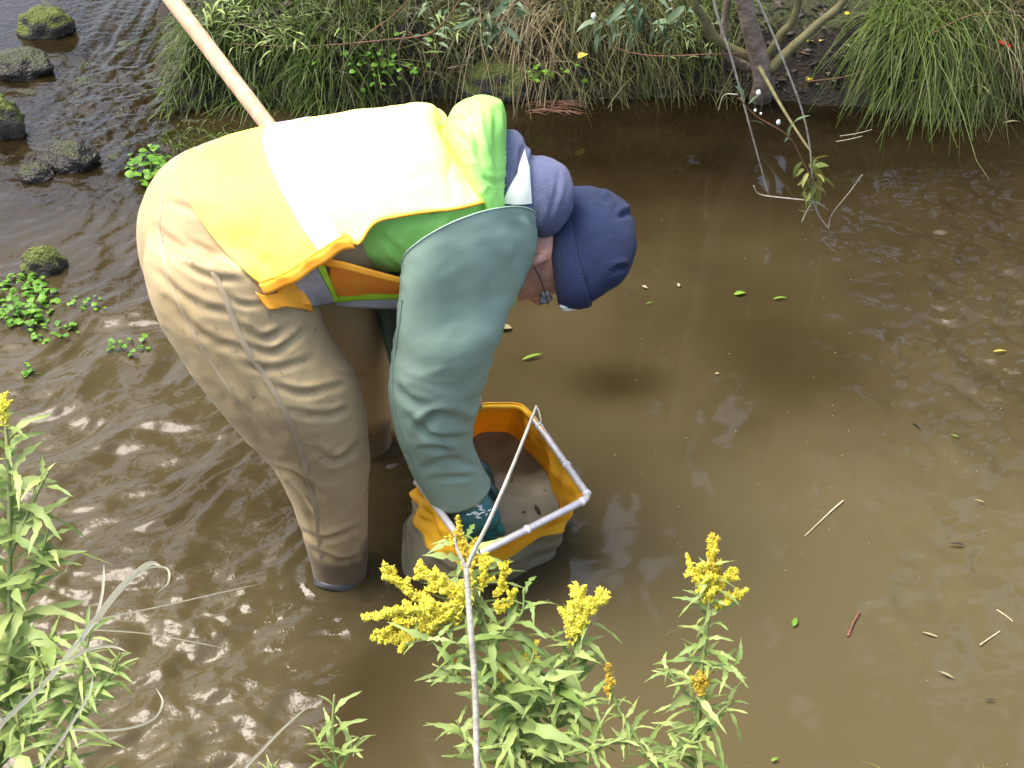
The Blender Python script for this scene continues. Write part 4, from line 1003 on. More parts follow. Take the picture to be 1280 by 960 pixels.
for (a, b, ts) in (('B', 'C', (.45, .93)), ('C', 'D', (.05, .42, .95)), ('A', 'B', (.05,))):
    for t in ts:
        p = cor[a] * (1 - t) + cor[b] * t; d = cor[b] - cor[a]; d /= np.linalg.norm(d)
        V, Fc = tube_vf([p - d * .005, p - d * .003, p + d * .003, p + d * .005], [.0092, .0108, .0108, .0092], 12)
        wobj('clip', mesh_from('clip', V, Fc), M['clip'], NET)
        q = p + np.array([0, 0, .0095]); V, Fc = rock_vf(q, .005, .004, .004, t * 9, 6, .1); wobj('clip', mesh_from('clip', V, Fc), M['clip'], NET)
# bag
def resample(P, n):
    P = np.vstack([P, P[:1]]); c = np.concatenate([[0], np.cumsum(np.linalg.norm(np.diff(P, axis=0), axis=1))]); c /= c[-1]
    t = np.linspace(0, 1, n, endpoint=False); return np.stack([np.interp(t, c, P[:, i]) for i in range(3)], 1)
NB = 120
top = resample(rim, NB); cen = top.mean(0)
floor_px = [(492, 690), (500, 722), (560, 732), (640, 722), (690, 692), (697, 640), (672, 580), (630, 545), (585, 545), (535, 600)]
fl_ = resample(np.array([PZ(x, y, .0) for x, y in floor_px]), 200)
ang_t = np.arctan2(top[:, 1] - cen[1], top[:, 0] - cen[0]); cf = fl_.mean(0); ang_f = np.arctan2(fl_[:, 1] - cf[1], fl_[:, 0] - cf[0])
bot = np.array([fl_[np.argmin(np.abs(np.angle(np.exp(1j * (ang_f - a)))))] for a in ang_t])
for _ in range(3): bot = (np.roll(bot, 1, 0) + 2 * bot + np.roll(bot, -1, 0)) / 4
rows = []; NRW = 34
for i in range(NRW):
    t = i / (NRW - 1); z = ZN * (1 - t) - .03 * t
    s = t ** .9
    P_ = top * (1 - s) + bot * s; P_[:, 2] = z
    out = P_ - np.array([cen[0], cen[1], 0]); out[:, 2] = 0; out /= np.linalg.norm(out, axis=1)[:, None]
    k = np.arange(NB) / NB * 2 * math.pi
    wv = (1 - .75 * t) * .012 * np.sin(k * 11 + 2 * t + 3 * np.sin(k * 2)) * (.3 + .7 * np.abs(np.sin(k * 1.5 + 1))) * np.sin(min(1, t * 4) * math.pi / 2) + .010 * perlin(np.cos(k) * 3 + t * 5, np.sin(k) * 3, 4 + t * 6) * min(1, t * 5)
    rows.append(P_ + out * (wv - .012 * math.sin(min(1, t * 2.2) * math.pi))[:, None])
rows = np.array(rows)
kd = np.array([.40 + .36 * sstep(-.12, .12, (p - cen) @ np.array([.35, .94, 0])) + .025 * math.sin(i * .23) for i, p in enumerate(top)])
def at_row(f):
    x = f * (NRW - 1); i = np.minimum(x.astype(int), NRW - 2); w = (x - i)[:, None]; k = np.arange(NB)
    return rows[i, k] * (1 - w) + rows[i + 1, k] * w
up_r = np.array([at_row(kd * t) for t in np.linspace(0, 1, 26)])
for i_, t in enumerate(np.linspace(0, 1, 26)):
    o_ = top - cen; o_[:, 2] = 0; o_ /= np.linalg.norm(o_, axis=1)[:, None]; kk = np.arange(NB)
    up_r[i_] += o_ * (.009 * min(1, t * 4) * (perlin(kk * .21, t * 2.2, 3.3) + .6 * (1 - 2.2 * np.abs(perlin(kk * .13 + t * 1.5, t * 3 + kk * .05, 8.3)))))[:, None]
    up_r[i_, :, 2] += .012 * (1 - t) ** 3 * np.clip((top - cen) @ np.array([-.3, 1, 0]) * 6, 0, 1)
lo_r = np.array([at_row(kd + (1 - kd) * t) for t in np.linspace(0, 1, 18)]); lo_r[0] = up_r[-1]
o = wobj('cloth_rim', mesh_from('cloth_rim', *open_vf(up_r)), M['net_orange'], NET); solid(o, .003, 0)
# cloth folded over the frame
o = wobj('mesh_bag', mesh_from('mesh_bag', *open_vf(lo_r)), M['net_mesh'], NET); solid(o, .002, 0)
in_ = rows[int(NRW * .80)]; fc = in_.mean(0); FLr = []
for s in np.linspace(1.0, 0, 12):
    q = fc + (in_ - fc) * s; q[:, 2] = .026 + .006 * perlin(q[:, 0] * 9, q[:, 1] * 9, 2) + .03 * max(0, s - .8) * 5 * .6
    FLr.append(q)
o = wobj('bag_floor', mesh_from('bag_floor', *open_vf(np.array(FLr))), M['net_sand'], NET)
for (x, y, w_, a) in ((672, 637, .012, 1.9), (682, 612, .007, 1.4), (640, 600, .005, 1.4), (655, 640, .004, .2)):
    p = PZ(x, y, .034); V, Fc = rock_vf((0, 0, 0), w_ * 1.6, w_ * .35, .002, x, 7, .5)
    c_, s_ = math.cos(a), math.sin(a); V = np.stack([V[:, 0] * c_ - V[:, 1] * s_, V[:, 0] * s_ + V[:, 1] * c_, V[:, 2]], 1) + p
    obj('leaf_scrap', mesh_from('leaf_scrap', V, Fc), M['debris'], label={672: 'largest dark leaf scrap lying inside the net near its right corner', 682: 'thin dark scrap inside the net under the right orange cloth', 640: 'small dark scrap on the net floor behind the grey fork', 655: 'tiny dark scrap in the middle of the net floor'}[x], category='leaf', group='scraps inside the net')
# handle
h0, h1 = PY(588, 487, 2.76), PY(215, 0, 3.45)
hv = h1 - h0; h1b = h1 + hv * .22
tube('handle', [h0, h0 + hv * .3, h0 + hv * .7, h1, h1b], [.0195, .0205, .021, .021, .0205], M['wood'], NET, 18)
tube('socket', [cor['H'], h0 + (cor['H'] - h0) * .4, h0, h0 + hv * .07], [.012, .018, .023, .023], M['alu'], NET, 14)

# ------------------------------------------------------------------ far bank: grass, litter, willow
def grass_mesh(name, roots, dirs, lens, wid, droop, seed, nseg=5):
    r = np.random.default_rng(seed); n = len(roots); V = np.zeros((n, (nseg + 1) * 2, 3)); 
    side = np.cross(dirs, np.array([0, 0, 1.])); side += r.normal(size=side.shape) * .4; side /= np.linalg.norm(side, axis=1)[:, None] + 1e-9
    for k in range(nseg + 1):
        t = k / nseg
        p = roots + dirs * (lens * t)[:, None]
        p[:, 2] -= lens * droop * t ** 2.2
        p += side * (lens * .06 * np.sin(t * 3 + lens * 50))[:, None]
        w = (wid * (1 - t) ** .7 + .0003)[:, None]
        V[:, 2 * k] = p - side * w; V[:, 2 * k + 1] = p + side * w
    V[..., 2] = np.maximum(V[..., 2], -.02)
    base = (np.arange(n) * (nseg + 1) * 2)[:, None, None]
    q = np.array([[2 * k, 2 * k + 1, 2 * k + 3, 2 * k + 2] for k in range(nseg)])[None]
    return mesh_from(name, V.reshape(-1, 3), (base + q).reshape(-1, 4))
def tussock(label, x0, x1, n, ln, mt, seed, d0=.02, d1=.35, droop=.9, wid=.0022, out=.7, upv=.7, spread=.6):
    r = np.random.default_rng(seed)
    xs = r.uniform(x0, x1, n); ds = r.uniform(d0, d1, n) ** 1.0
    ys = np.array([5.0] * n)
    # find the bank's edge for each root
    yy = np.linspace(4.6, 7.5, 300); 
    D = far_d(xs[:, None], yy[None, :]); ys = yy[np.argmax(D > ds[:, None], axis=1)]
    clump = perlin(xs * 6, ys * 6, seed)
    roots = np.stack([xs, ys, ground_z(xs, ys) - .01], 1)
    dirs = np.stack([r.normal(0, spread * .8, n) + 1.1 * perlin(xs * 5, ys * 3, 3.3 + seed), -out * r.uniform(.2, 1.3, n), upv * r.uniform(.3, 1.2, n)], 1)
    dirs /= np.linalg.norm(dirs, axis=1)[:, None]
    lens = ln * r.uniform(.25, 1.2, n) * np.clip(1 + .9 * clump + .5 * perlin(xs * 15, ys * 9, seed + 4.4), .2, 2)
    dirs += r.normal(0, .22, dirs.shape)
    me_ = grass_mesh('grass_tussock', roots, dirs, lens, wid * r.uniform(.6, 1.3, n), droop, seed)
    return obj('grass_tussock', me_, M[mt], label=label, category='grass', group='grass tussocks on the far bank')
def bx(px, Y=5.1): return PY(px, 100, Y)[0]
tussock('lush green grass tussock left on the far bank, above the vest', bx(235), bx(480), 1500, .20, 'grass_a', 1, .03, .40, .8, .0026)
tussock('short green fringe hanging over the water along the left bank', bx(205), bx(470), 1300, .13, 'grass_a', 21, -.03, .12, .7, .0024, out=1.0, upv=.5)
tussock('low dark fringe of grass along the middle bank waterline', bx(470), bx(960), 900, .10, 'grass_b', 22, -.02, .10, .8, .002, out=1.0, upv=.4)
tussock('tangle of olive and brown stems on the far bank above the vest', bx(400), bx(620), 900, .22, 'grass_b', 2, .02, .40, .9)
tussock('tuft of dry bleached straw on the far bank right of the lime hood', bx(600), bx(715), 420, .22, 'grass_dry', 3, .02, .3, 1.1, out=1.0)
tussock('olive grass tussock at the middle of the far bank under the willow leaves', bx(690), bx(860), 1300, .24, 'grass_b', 4, .02, .35, 1.0, out=.9)
tussock('thin dark green fringe of grass left of the willow stump', bx(840), bx(940), 380, .16, 'grass_a', 5, .04, .35, .8)
tussock('big green tussock hanging over the water at the top right', bx(1085), bx(1200), 1700, .30, 'grass_a', 6, .0, .35, 1.05, out=.9)
tussock('olive and tan long-bladed tussock in the top right corner', bx(1150), bx(1360), 2400, .30, 'grass_b', 7, .0, .38, 1.1, out=.9)
tussock('dry tan blades mixed through the top right corner grass', bx(1120), bx(1340), 500, .28, 'grass_dry', 8, .0, .38, 1.1, out=.9)
def bank_weed(label, px, py, n, lpx, seed, meshes, wpx=60, hpx=34):
    r = np.random.default_rng(seed); c = None
    for Y in np.linspace(4.7, 6.5, 250):
        c = PY(px, py, Y)
        if c[2] <= gz(c[0], c[1]): break
    E_ = empty('bank_weed', label, 'plant', c, 'broad-leaved weeds on the far bank'); d0 = depth_of(c); sb = MB()
    for i in range(n):
        q = PC(px + r.normal(0, wpx / 2.6), py + r.normal(0, hpx / 2.6), d0 - r.uniform(.02, .16)); an = r.uniform(0, 6.28)
        place_leaf(meshes[r.integers(len(meshes))], q, (math.cos(an), math.sin(an) * .8 - .4, r.uniform(-.4, .5)), lpx * d0 / F * r.uniform(.6, 1.3), E_, roll=r.uniform(-.5, .5))
        if i % 3 == 0: sb.add(*tube_vf(catmull([q, (q + c) / 2 + np.array([0, 0, .02]), c + r.normal(0, .02, 3)], 6), .0013, 4))
    wobj('stalks', sb.mesh('stalks'), M['golden_stem'], E_, kind='stuff')
bank_weed('leafy green weed at the top left of the bank beside the handle', 285, 22, 70, 20, 1, NARROW + GOLD[:2], 70, 40)
bank_weed('bushy pale weed in the left bank grass above the mossy stone', 340, 40, 60, 18, 2, GOLD[:3] + NARROW, 80, 40)
bank_weed('low round-leaved weed above the back of the vest', 470, 82, 60, 9, 3, CRESS, 90, 34)
bank_weed('narrow-leaved olive weed on the bank above the vest collar', 555, 35, 55, 17, 4, NARROW + WILLOW, 80, 50)
bank_weed('small round-leaved weed at the boulder beside the hood', 690, 92, 26, 9, 5, CRESS, 50, 18)
bank_weed('drooping weed left of the willow stump', 850, 45, 40, 17, 6, NARROW + WILLOW, 60, 40)
bank_weed('weed with broad blades at the foot of the right tussock', 1215, 105, 26, 22, 7, NARROW, 70, 24)
r_ = np.random.default_rng(61); n = 5200                                # grass of the near bank, below the camera
xs, ys = r_.uniform(-2.2, 2.2, n), r_.uniform(.1, 1.30, n)
dirs = np.stack([r_.normal(0, .5, n), r_.uniform(-.2, .7, n), r_.uniform(.4, 1, n)], 1); dirs /= np.linalg.norm(dirs, axis=1)[:, None]
obj('near_bank_grass', grass_mesh('near_bank_grass', np.stack([xs, ys, ground_z(xs, ys) - .01], 1), dirs, r_.uniform(.05, .15, n), np.full(n, .002), .6, 6), M['grass_b'], kind='stuff', label='grass of the near bank below the camera', category='grass')
# leaf litter
def scatter_leaves(n, xr, yr, zf, size, seed, mt, name, elong=.45, **props):
    r = np.random.default_rng(seed); mb_ = MB()
    for i in range(n):
        x, y = r.uniform(*xr), r.uniform(*yr); s = size * r.uniform(.5, 1.3); a = r.uniform(0, 6.28)
        c = np.array([x, y, zf(x, y) + .004 + r.uniform(0, .012)]); u = np.array([math.cos(a), math.sin(a), r.normal(0, .25)]); v = np.array([-math.sin(a), math.cos(a), r.normal(0, .3)])
        mb_.add([c - u * s, c - v * s * elong + u * s * .1, c + u * s, c + v * s * elong - u * s * .1, c + np.array([0, 0, s * .15])], [(0, 1, 4), (1, 2, 4), (2, 3, 4), (3, 0, 4)])
    return obj(name, mb_.mesh(name, False), M[mt], **props)
scatter_leaves(3600, (-1.4, 2.6), (4.98, 5.7), gz, .020, 3, 'litter', 'leaf_litter', kind='stuff', label='dark dead leaf litter covering the far bank', category='leaves')
def single_leaf(name, px, py, z, lpx, mt, label, ang=None, wid=.4, group=None, seed=0):
    p = PZ(px, py, z) if z is not None else None
    if p is None:
        Y = 5.0
        for Y in np.linspace(4.8, 6.5, 200):
            p = PY(px, py, Y)
            if p[2] <= gz(p[0], p[1]) + .006: break
    s = lpx * depth_of(p) / F; r = np.random.default_rng(int(px * 13 + py)); a = r.uniform(0, 6.28) if ang is None else R(ang)
    me_ = leaf_mesh(name, wid=wid, droop=r.uniform(-.1, .1), fold=r.uniform(.1, .35), twist=r.uniform(-.3, .3), seed=int(px))
    me_.materials.append(M[mt]); d = (math.cos(a), math.sin(a), .02)
    o = place_leaf(me_, p + np.array([0, 0, .004]) - np.array(d) * s / 2, d, s, None, name)
    o['label'] = label; o['category'] = 'leaf'
    if group: o['group'] = group
    return o
for i, (x, y, l, c, lb) in enumerate(((1013, 53, 13, 'yellow_leaf', 'bright yellow fallen leaf on the dark litter right of the willow stems'), (1026, 52, 9, 'yellow_leaf', 'small yellow leaf touching the bright one on the litter'), (1058, 18, 11, 'yellow_leaf', 'yellow leaf highest on the litter beside the tussock'),
      (1006, 67, 11, 'orange_leaf', 'orange fallen leaf below the bright yellow one'), (1057, 58, 12, 'pale_leaf', 'pale yellow leaf on the litter beside the right tussock'), (1052, 72, 12, 'pale_leaf', 'dull pale leaf just above the waterline litter'), (1033, 92, 11, 'pale_leaf', 'whitish round leaf low on the litter by the red twig'), (1014, 100, 16, 'yellow_leaf', 'yellow green leaf at the tip of the red twig on the bank'), (726, 70, 20, 'yellow_leaf', 'long yellow leaf hanging in the middle tussock'),
      (1238, 54, 13, 'red_leaf', 'bright red leaf in the top right grass'), (1243, 58, 11, 'red_leaf', 'smaller red leaf just under the bright red one'))):
    o = single_leaf('fallen_leaf', x, y, None, l, c, lb, wid=.55 if c != 'red_leaf' else .8)
    if x in (1238, 1243, 726): o.location.y -= .12; o.location.z += .05
# willow: pale stump with several stems rising out of the frame
WROOT = PY(955, 104, 4.96)
WIL = empty('willow_tree', 'multi-stemmed willow with pale broken trunk at the water edge of the far bank', 'tree', WROOT)
def wp(l, Y): return [PY(x, y, Y - .18 - (k * .012)) for k, (x, y) in enumerate(l)]
tube('trunk', [WROOT + np.array([0, .05, -.1])] + wp([(955, 100), (945, 60), (934, 15), (925, -60), (930, -400)], 5.12), [.045, .04, .034, .03, .028], M['bark'], WIL, 12, sub=24)
tube('stem', wp([(962, 88), (990, 60), (1025, 28), (1060, -8), (1100, -120), (1120, -500)], 5.10), [.022, .017, .014, .012], M['olive_bark'], WIL, 9, sub=24)
tube('stem', wp([(955, 80), (975, 45), (998, 0), (1010, -200)], 5.16), [.02, .015, .012], M['olive_bark'], WIL, 9, sub=20)
tube('stem', wp([(945, 75), (900, 52), (878, 20), (866, -20), (850, -300)], 5.14), [.02, .015, .010], M['olive_bark'], WIL, 9, sub=20)
tube('stem', wp([(940, 85), (912, 70), (905, 40), (915, -40)], 5.2), [.02, .014], M['bark'], WIL, 8, sub=16)

def leafy_twig(name, label, parts, Y, leaves, buds=(), cat='branch', group=None, leafm=WILLOW):
    P0 = PY(parts[0][0][0][0], parts[0][0][0][1], Y); E_ = empty(name, label, cat, P0, group)
    for l, r_, m_ in parts:
        tube('twig', [PY(p[0], p[1], Y + (p[2] if len(p) > 2 else 0)) for p in l], [q * .6 for q in r_], M[m_], E_, 6, sub=26)
    r = np.random.default_rng(abs(int(P0[0] * 100)) + 77)
    for (x, y, dx, dy, l) in leaves:
        p = PY(x, y, Y); q = PY(x + dx, y + dy, Y - r.uniform(-.03, .05)); d = q - p
        place_leaf(leafm[r.integers(len(leafm))], p, d, np.linalg.norm(d) * 1.05, E_, roll=r.uniform(-.9, .4))
    for (x, y, s) in buds:
        V, Fc = rock_vf(PY(x, y, Y - .01), s * .55, s * .55, s * .7, x, 8, .25); wobj('bud', mesh_from('bud', V, Fc), M['catkin'], E_)
    return E_
YT = 3.75
leafy_twig('hanging_branch', 'bare grey twig hanging straight from the top edge down to the water', [([(888, -60), (893, 5), (915, 75), (935, 150), (950, 205), (961, 246)], [.0075, .0055, .003], 'twig_grey'), ([(922, 118), (905, 119), (898, 138)], [.003, .002], 'twig_grey')], YT, [])
leafy_twig('hanging_branch', 'grey and olive twig pair ending in a green leafy tangle over the water', 
    [([(930, -40), (965, 40), (985, 90), (1003, 140), (1013, 190), (1016, 250)], [.006, .005, .004], 'twig_grey'), ([(950, 85, 1.0), (975, 130, .6), (1000, 170, .2), (1014, 190)], [.014, .008, .005], 'olive_bark'),
     ([(942, 232), (950, 243), (985, 248), (1018, 252), (1035, 262)], [.003, .0035, .0025], 'twig_grey'), ([(1016, 250), (1024, 270), (1036, 286)], [.006, .003], 'twig_grey'), ([(1016, 252), (1008, 265), (1002, 278)], [.004, .0025], 'twig_grey'), ([(1036, 284), (1040, 268), (1062, 240), (1078, 218)], [.003, .0015], 'twig_grey'), ([(1016, 262), (1005, 264), (998, 262)], [.002, .001], 'twig_grey')],
    YT - .05, [(1012, 205, 22, -12, 1), (1016, 212, 22, -12, 1), (1018, 222, 26, 6, 1), (1012, 215, -10, 18, 1), (1014, 225, 12, 26, 1), (1010, 228, 8, 24, 1), (1016, 232, 20, 8, 1), (1018, 208, 14, 22, 1), (1008, 220, 14, 20, 1), (1020, 236, -12, 14, 1), (1014, 200, 8, 22, 1)] + [(1012 + 8 * math.sin(k * 2.1), 195 + 3.2 * k, 16 * math.cos(k * 1.7), 14 + 8 * math.sin(k * 3.3), 1) for k in range(16)], leafm=HANG)
leafy_twig('hanging_branch', 'thin red twig with white buds and small green leaves above the leafy tangle', [([(924, 122), (945, 145), (985, 170), (1005, 205), (1025, 245), (1038, 272)], [.003, .004, .0025], 'twig_red')], YT - .1,
    [(930, 128, -8, -22, 1), (936, 130, 16, -14, 1), (938, 152, 18, 1, 1), (986, 170, 12, -36, 1), (985, 172, -4, 4, 1)], [(948, 116, .012), (973, 153, .011), (944, 138, .007), (951, 142, .006)])
leafy_twig('hanging_branch', 'brown twig curving along the far bank from stump to right tussock', [([(1010, 102), (1060, 95), (1110, 75), (1160, 45), (1210, 20), (1255, 15)], [.005, .006, .003], 'twig_red')], 4.98, [], [(1119, 72, .012)])
leafy_twig('hanging_branch', 'long red-brown runner arching over the left bank grass', [([(290, 55), (380, 58), (480, 50), (540, 40), (575, 0), (590, -30)], [.003, .004, .005], 'twig_red')], 4.95, [])
leafy_twig('hanging_branch', 'thin dark runner lying across the middle bank toward the willow stump', [([(745, 45), (775, 62), (820, 70), (880, 68), (940, 66)], [.004, .004, .003], 'twig_red')], 4.93, [])
wl_ = []
r_ = np.random.default_rng(9)
for cx, cy in ((600, 20), (640, 8), (625, 30), (755, 25), (790, 15), (815, 30), (830, 40), (770, 40), (850, 15), (800, 0)):
    for _ in range(10): wl_.append((cx + r_.uniform(-14, 14), cy + r_.uniform(-10, 8), r_.uniform(-30, 26), r_.uniform(2, 26), 1))
leafy_twig('hanging_branch', 'willow spray with grey green leaves hanging from the top edge at centre', [([(650, -60), (635, -10), (620, 15), (598, 28)], [.006, .003], 'twig_red'), ([(640, -5), (660, 8), (665, 20)], [.003, .002], 'twig_red')], 4.6, [l for l in wl_ if l[0] < 690])
leafy_twig('hanging_branch', 'willow spray with a white bud right of centre at the top edge', [([(760, -60), (780, 0), (800, 20), (820, 42), (838, 58)], [.007, .003], 'twig_red'), ([(775, -20), (755, 20), (748, 42)], [.003, .002], 'twig_red')], 4.6, [l for l in wl_ if l[0] >= 690] + [(748, 40, -4, 26, 1), (826, 46, 12, 34, 1), (815, 30, 42, -4, 1), (828, 42, 40, -16, 1)], [(742, 20, .016), (838, -1, .012)])
r_ = np.random.default_rng(19)
for k, (l, lb) in enumerate((([(400, 115), (440, 60), (490, 20), (520, -10)], 'brown dead stem rising from the bank behind the mossy stone'), ([(500, 100), (500, 55), (520, 15), (512, -20)], 'grey crooked dead stem in the bank tangle above the vest'), ([(512, 40), (560, 85), (580, 90)], 'pinkish thin dead stem slanting right in the bank tangle'), ([(300, 30), (355, 48), (330, 40)], 'straw coloured stalk lying on the left bank grass'), ([(560, 85), (590, 82), (596, 105)], 'short dead stalk just left of the dark boulder'))):
    leafy_twig('dead_twig', lb, [(l, [.005, .003], 'twig_red' if k in (0, 2) else 'bark')], 5.0, [])

# ------------------------------------------------------------------ water cress and floating things
def cress(label, px, py, wpx, hpx, n, lpx, seed, zmax=.05):
    r = np.random.default_rng(seed); p0 = PZ(px, py, 0); E_ = empty('water_cress', label, 'plant', p0, 'water cress in the stream')
    sb = MB()
    for i in range(n):
        a, q = r.uniform(0, 6.28), math.sqrt(r.uniform(0, 1))
        x, y = px + wpx / 2 * q * math.cos(a), py + hpx / 2 * q * math.sin(a)
        z = r.uniform(.004, zmax) * (1 - .6 * q); p = PZ(x, y, z)
        an = r.uniform(0, 6.28); d = (math.cos(an), math.sin(an), r.uniform(-.1, .45))
        place_leaf(CRESS[r.integers(3)], p, d, lpx * depth_of(p) / F * r.uniform(.6, 1.2), E_, roll=r.uniform(-.4, .4))
        if i % 3 == 0: sb.add(*tube_vf([p, p + np.array([r.normal(0, .02), r.normal(0, .02), -z - .01])], .0014, 4))
    wobj('stalks', sb.mesh('stalks'), M['cress'], E_, kind='stuff')
cress('bright green water cress clump at the left edge below the mossy stone', 28, 375, 85, 66, 150, 10, 3)
cress('thin outer fringe of cress right of the bright green clump', 62, 412, 70, 30, 30, 8, 4, .02)
cress('water cress clump hugging the wader seat at the left', 188, 208, 62, 50, 60, 13, 5, .08)
cress('small cress sprig afloat nearest the thigh of the waders', 158, 430, 62, 26, 22, 8, 6, .03)
cress('tiny cress sprig between the bright clump and the waders', 112, 378, 54, 18, 14, 8, 7, .02)
cress('lone tiny cress shoot under the bright green clump', 36, 458, 18, 24, 8, 9, 8, .03)
cress('cress patch in shade under the far bank left of the hood', 455, 105, 100, 26, 60, 9, 9, .05)
r_ = np.random.default_rng(8); n = 700                                 # grass fringe behind the seat
xy = np.array([PZ(x, y, 0)[:2] for x, y in zip(r_.uniform(205, 330, n), r_.uniform(160, 205, n)) ])
roots = np.stack([xy[:, 0], xy[:, 1], np.full(n, -.03)], 1); dirs = r_.normal(size=(n, 3)) * .5 + np.array([0, -.1, .9]); dirs /= np.linalg.norm(dirs, axis=1)[:, None]
obj('grass_tussock', grass_mesh('grass_tussock', roots, dirs, r_.uniform(.07, .17, n), np.full(n, .0022), .6, 4), M['grass_a'], label='low wet grass clump behind the seat of the waders', category='grass')
mb = MB()
for i in range(40):                                                    # drowned red roots beside the boulder
    x, y = r_.uniform(655, 700), r_.uniform(126, 142); p = PZ(x, y, .004); q = PZ(x + r_.uniform(15, 45), y + r_.uniform(-6, 6), .003)
    mb.add(*tube_vf(catmull([p, (p + q) / 2 + np.array([0, .01, .004]), q], 6), .0012, 4))
obj('red_roots', mb.mesh('red_roots'), M['twig_red'], kind='stuff', label='fine red roots trailing in the water right of the hood', category='roots')
FLO = [(925, 368, 16, 'green_scrap', 'dark green leaf afloat right of the beanie', None), (975, 374, 18, 'green_scrap', 'ragged olive weed strip afloat farther right of the beanie', 10), (848, 357, 9, 'pale_leaf', 'pale scrap nearest the beanie on its right', None), (812, 380, 9, 'green_scrap', 'small yellow green scrap below right of the beanie', 10),
       (806, 360, 9, 'pale_leaf', 'white speck of foam just right of the beanie', None), (628, 412, 24, 'pale_leaf', 'pale blurred leaf under the face beside the gauntlet', None), (665, 448, 26, 'green_scrap', 'thin green sprig afloat above the net', 20), (896, 468, 6, 'pale_leaf', 'tiny white scrap alone in the middle of the open water', None),
       (1250, 440, 18, 'yellow_leaf', 'yellow leaf in the bright ripples at the right edge', 5), (1265, 154, 22, 'pale_leaf', 'pale narrow leaf under the top right tussock', 8), (993, 779, 15, 'green_scrap', 'round bright green leaf afloat at lower right', None), (968, 951, 10, 'green_scrap', 'bright green scrap at the bottom edge right of the goldenrods', None),
       (1193, 546, 10, 'green_scrap', 'pale green scrap at the right above mid water', 150), (1224, 628, 13, 'pale_leaf', 'pale narrow leaf at right beside faint streaks', 160), (1162, 795, 20, 'pale_leaf', 'pale long leaf low at right, above the two straws', 160), (1182, 845, 20, 'pale_leaf', 'pale greenish leaf lowest at the right', 150),
       (1195, 682, 20, 'debris', 'short black twig at right', 175), (1068, 597, 6, 'debris', 'tiny black speck above the forked straw', 0), (1237, 876, 14, 'debris', 'dark scrap low at the right edge', 0), (1145, 533, 16, 'debris', 'thin dark hooked twig in mid water at right', 120), (830, 440, 7, 'debris', 'dark speck above the submerged weed', 0)]
for x, y, l, c, lb, a in FLO: single_leaf('floating_leaf', x, y, .003, l, c, lb, a, wid=.45 if a is None else .16, group='scraps floating on the stream')
def floating_straw(label, pts, r_, mt='straw'):
    L = [PZ(x, y, .003) for x, y in pts]; o = tube('floating_straw', L, r_, M[mt], None, 5, sub=12); o['label'] = label; o['category'] = 'straw'; o['group'] = 'straws floating on the stream'
floating_straw('pale bent straw afloat in mid water at right', [(1006, 670), (1025, 652), (1042, 636), (1054, 626)], [.0012, .0028])
floating_straw('short pale straw at lower right, upper of two', [(1246, 762), (1258, 770), (1266, 777)], .0014)
floating_straw('short greenish straw at lower right, lower of two', [(1225, 806), (1238, 797), (1250, 789)], .0016)
floating_straw('thin pale straw under the hanging leafy tangle, upper of two', [(1050, 170), (1070, 167), (1090, 162)], .0014)
floating_straw('thin pale straw under the hanging leafy tangle, lower of two', [(1045, 177), (1062, 174), (1078, 170)], .0012)
floating_straw('brown curled twig beside the round green leaf', [(1060, 795), (1066, 780), (1074, 765)], .003, 'twig_red')
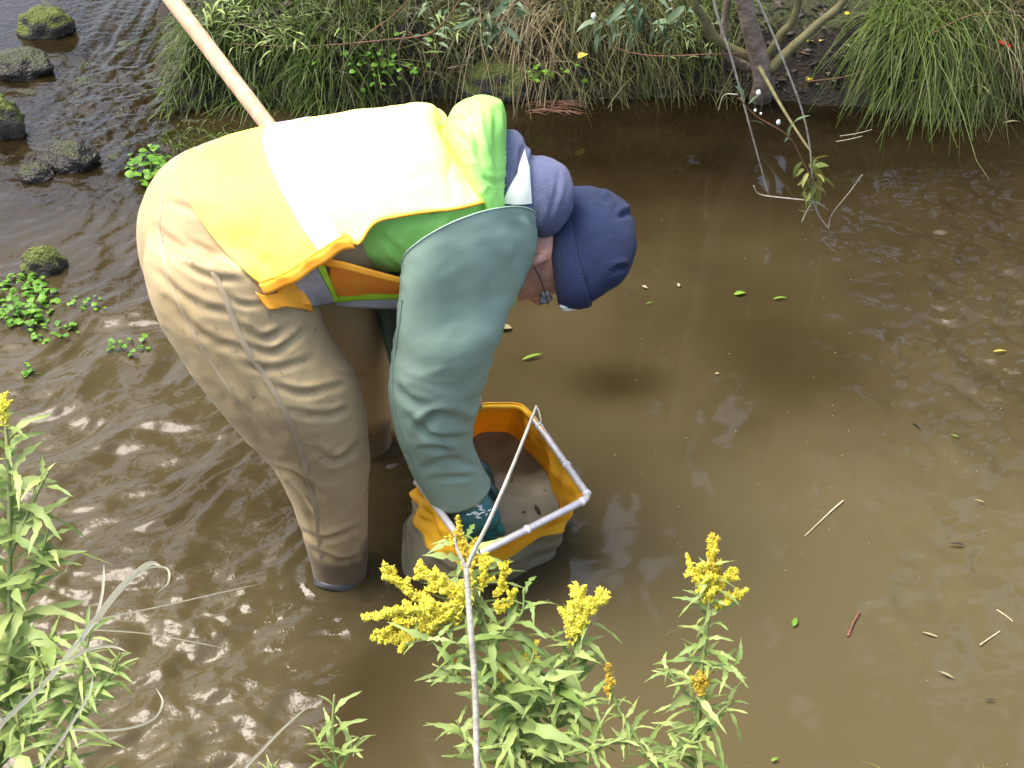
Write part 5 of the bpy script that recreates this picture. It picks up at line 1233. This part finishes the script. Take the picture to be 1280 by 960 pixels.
# uncountable specks
mb = MB(); r_ = np.random.default_rng(31)
for i in range(110):
    x, y = r_.uniform(620, 1290), r_.uniform(190, 960)
    if r_.uniform() < .5: x, y = r_.normal(1000, 170), r_.normal(560, 190)
    p = PZ(x, min(y, 958), .0028); s = r_.uniform(.0006, .0016); a = r_.uniform(0, 6.28); u = np.array([math.cos(a), math.sin(a), 0]) * s * r_.uniform(1, 2.4); v = np.array([-math.sin(a), math.cos(a), 0]) * s
    mb.add([p - u, p - v, p + u, p + v, p + np.array([0, 0, .001])], [(0, 1, 4), (1, 2, 4), (2, 3, 4), (3, 0, 4)])
obj('floating_specks', mb.mesh('floating_specks'), M['pale_leaf'], kind='stuff', label='fine pale specks drifting on the muddy water', category='specks')

# ------------------------------------------------------------------ unseen woodland beyond the bank, heights shaped for the sky gaps (it shades the far side and shows in the water's reflection)
r_ = np.random.default_rng(77); mb = MB(); LV = []
for i in range(16):
    x = -13 + 26 * i / 15 + r_.uniform(-.8, .8); y = r_.uniform(7.0, 10.5); g0 = gz(x, y)
    if -4.6 < x < -1.8: continue                                       # the stream's own corridor stays open, letting low sky reflect
    hgt = r_.uniform(4.8, 6.0) if x < -1.6 else (r_.uniform(4.5, 5.2) if 3.2 < x < 5.6 else r_.uniform(9.0, 11.0))
    mb.add(*tube_vf(catmull([(x, y, g0 - .2), (x + r_.uniform(-.3, .3), y, g0 + hgt * .5), (x + r_.uniform(-.6, .6), y + r_.uniform(-.4, .4), g0 + hgt * .9)], 10), [.16, .1, .03], 8))
    for k in range(int(4.2 * hgt)):
        c = np.array([x + r_.normal(0, .9), y + r_.normal(0, .8), g0 + r_.uniform(1.0, hgt)]); rad = r_.uniform(.4, .9)
        q = r_.normal(size=(75, 3)); q /= np.linalg.norm(q, axis=1)[:, None]; LV.append(c + q * (rad * r_.uniform(.3, 1, 75) ** .5)[:, None])
LV = np.vstack(LV); n = len(LV)
a = r_.normal(size=(n, 3)); a /= np.linalg.norm(a, axis=1)[:, None]; b = np.cross(a, r_.normal(size=(n, 3))); b /= np.linalg.norm(b, axis=1)[:, None]
s = r_.uniform(.11, .26, n)[:, None]
Q4 = np.stack([LV - a * s, LV - b * s * .5, LV + a * s, LV + b * s * .5], 1).reshape(-1, 3)
mb.add(Q4, [(4 * i, 4 * i + 1, 4 * i + 2, 4 * i + 3) for i in range(n)])
obj('woodland', mb.mesh('woodland', False), M['wood_leaf'], kind='stuff', label='unseen leafy woodland behind the far bank, shaped for its reflection', category='woodland')
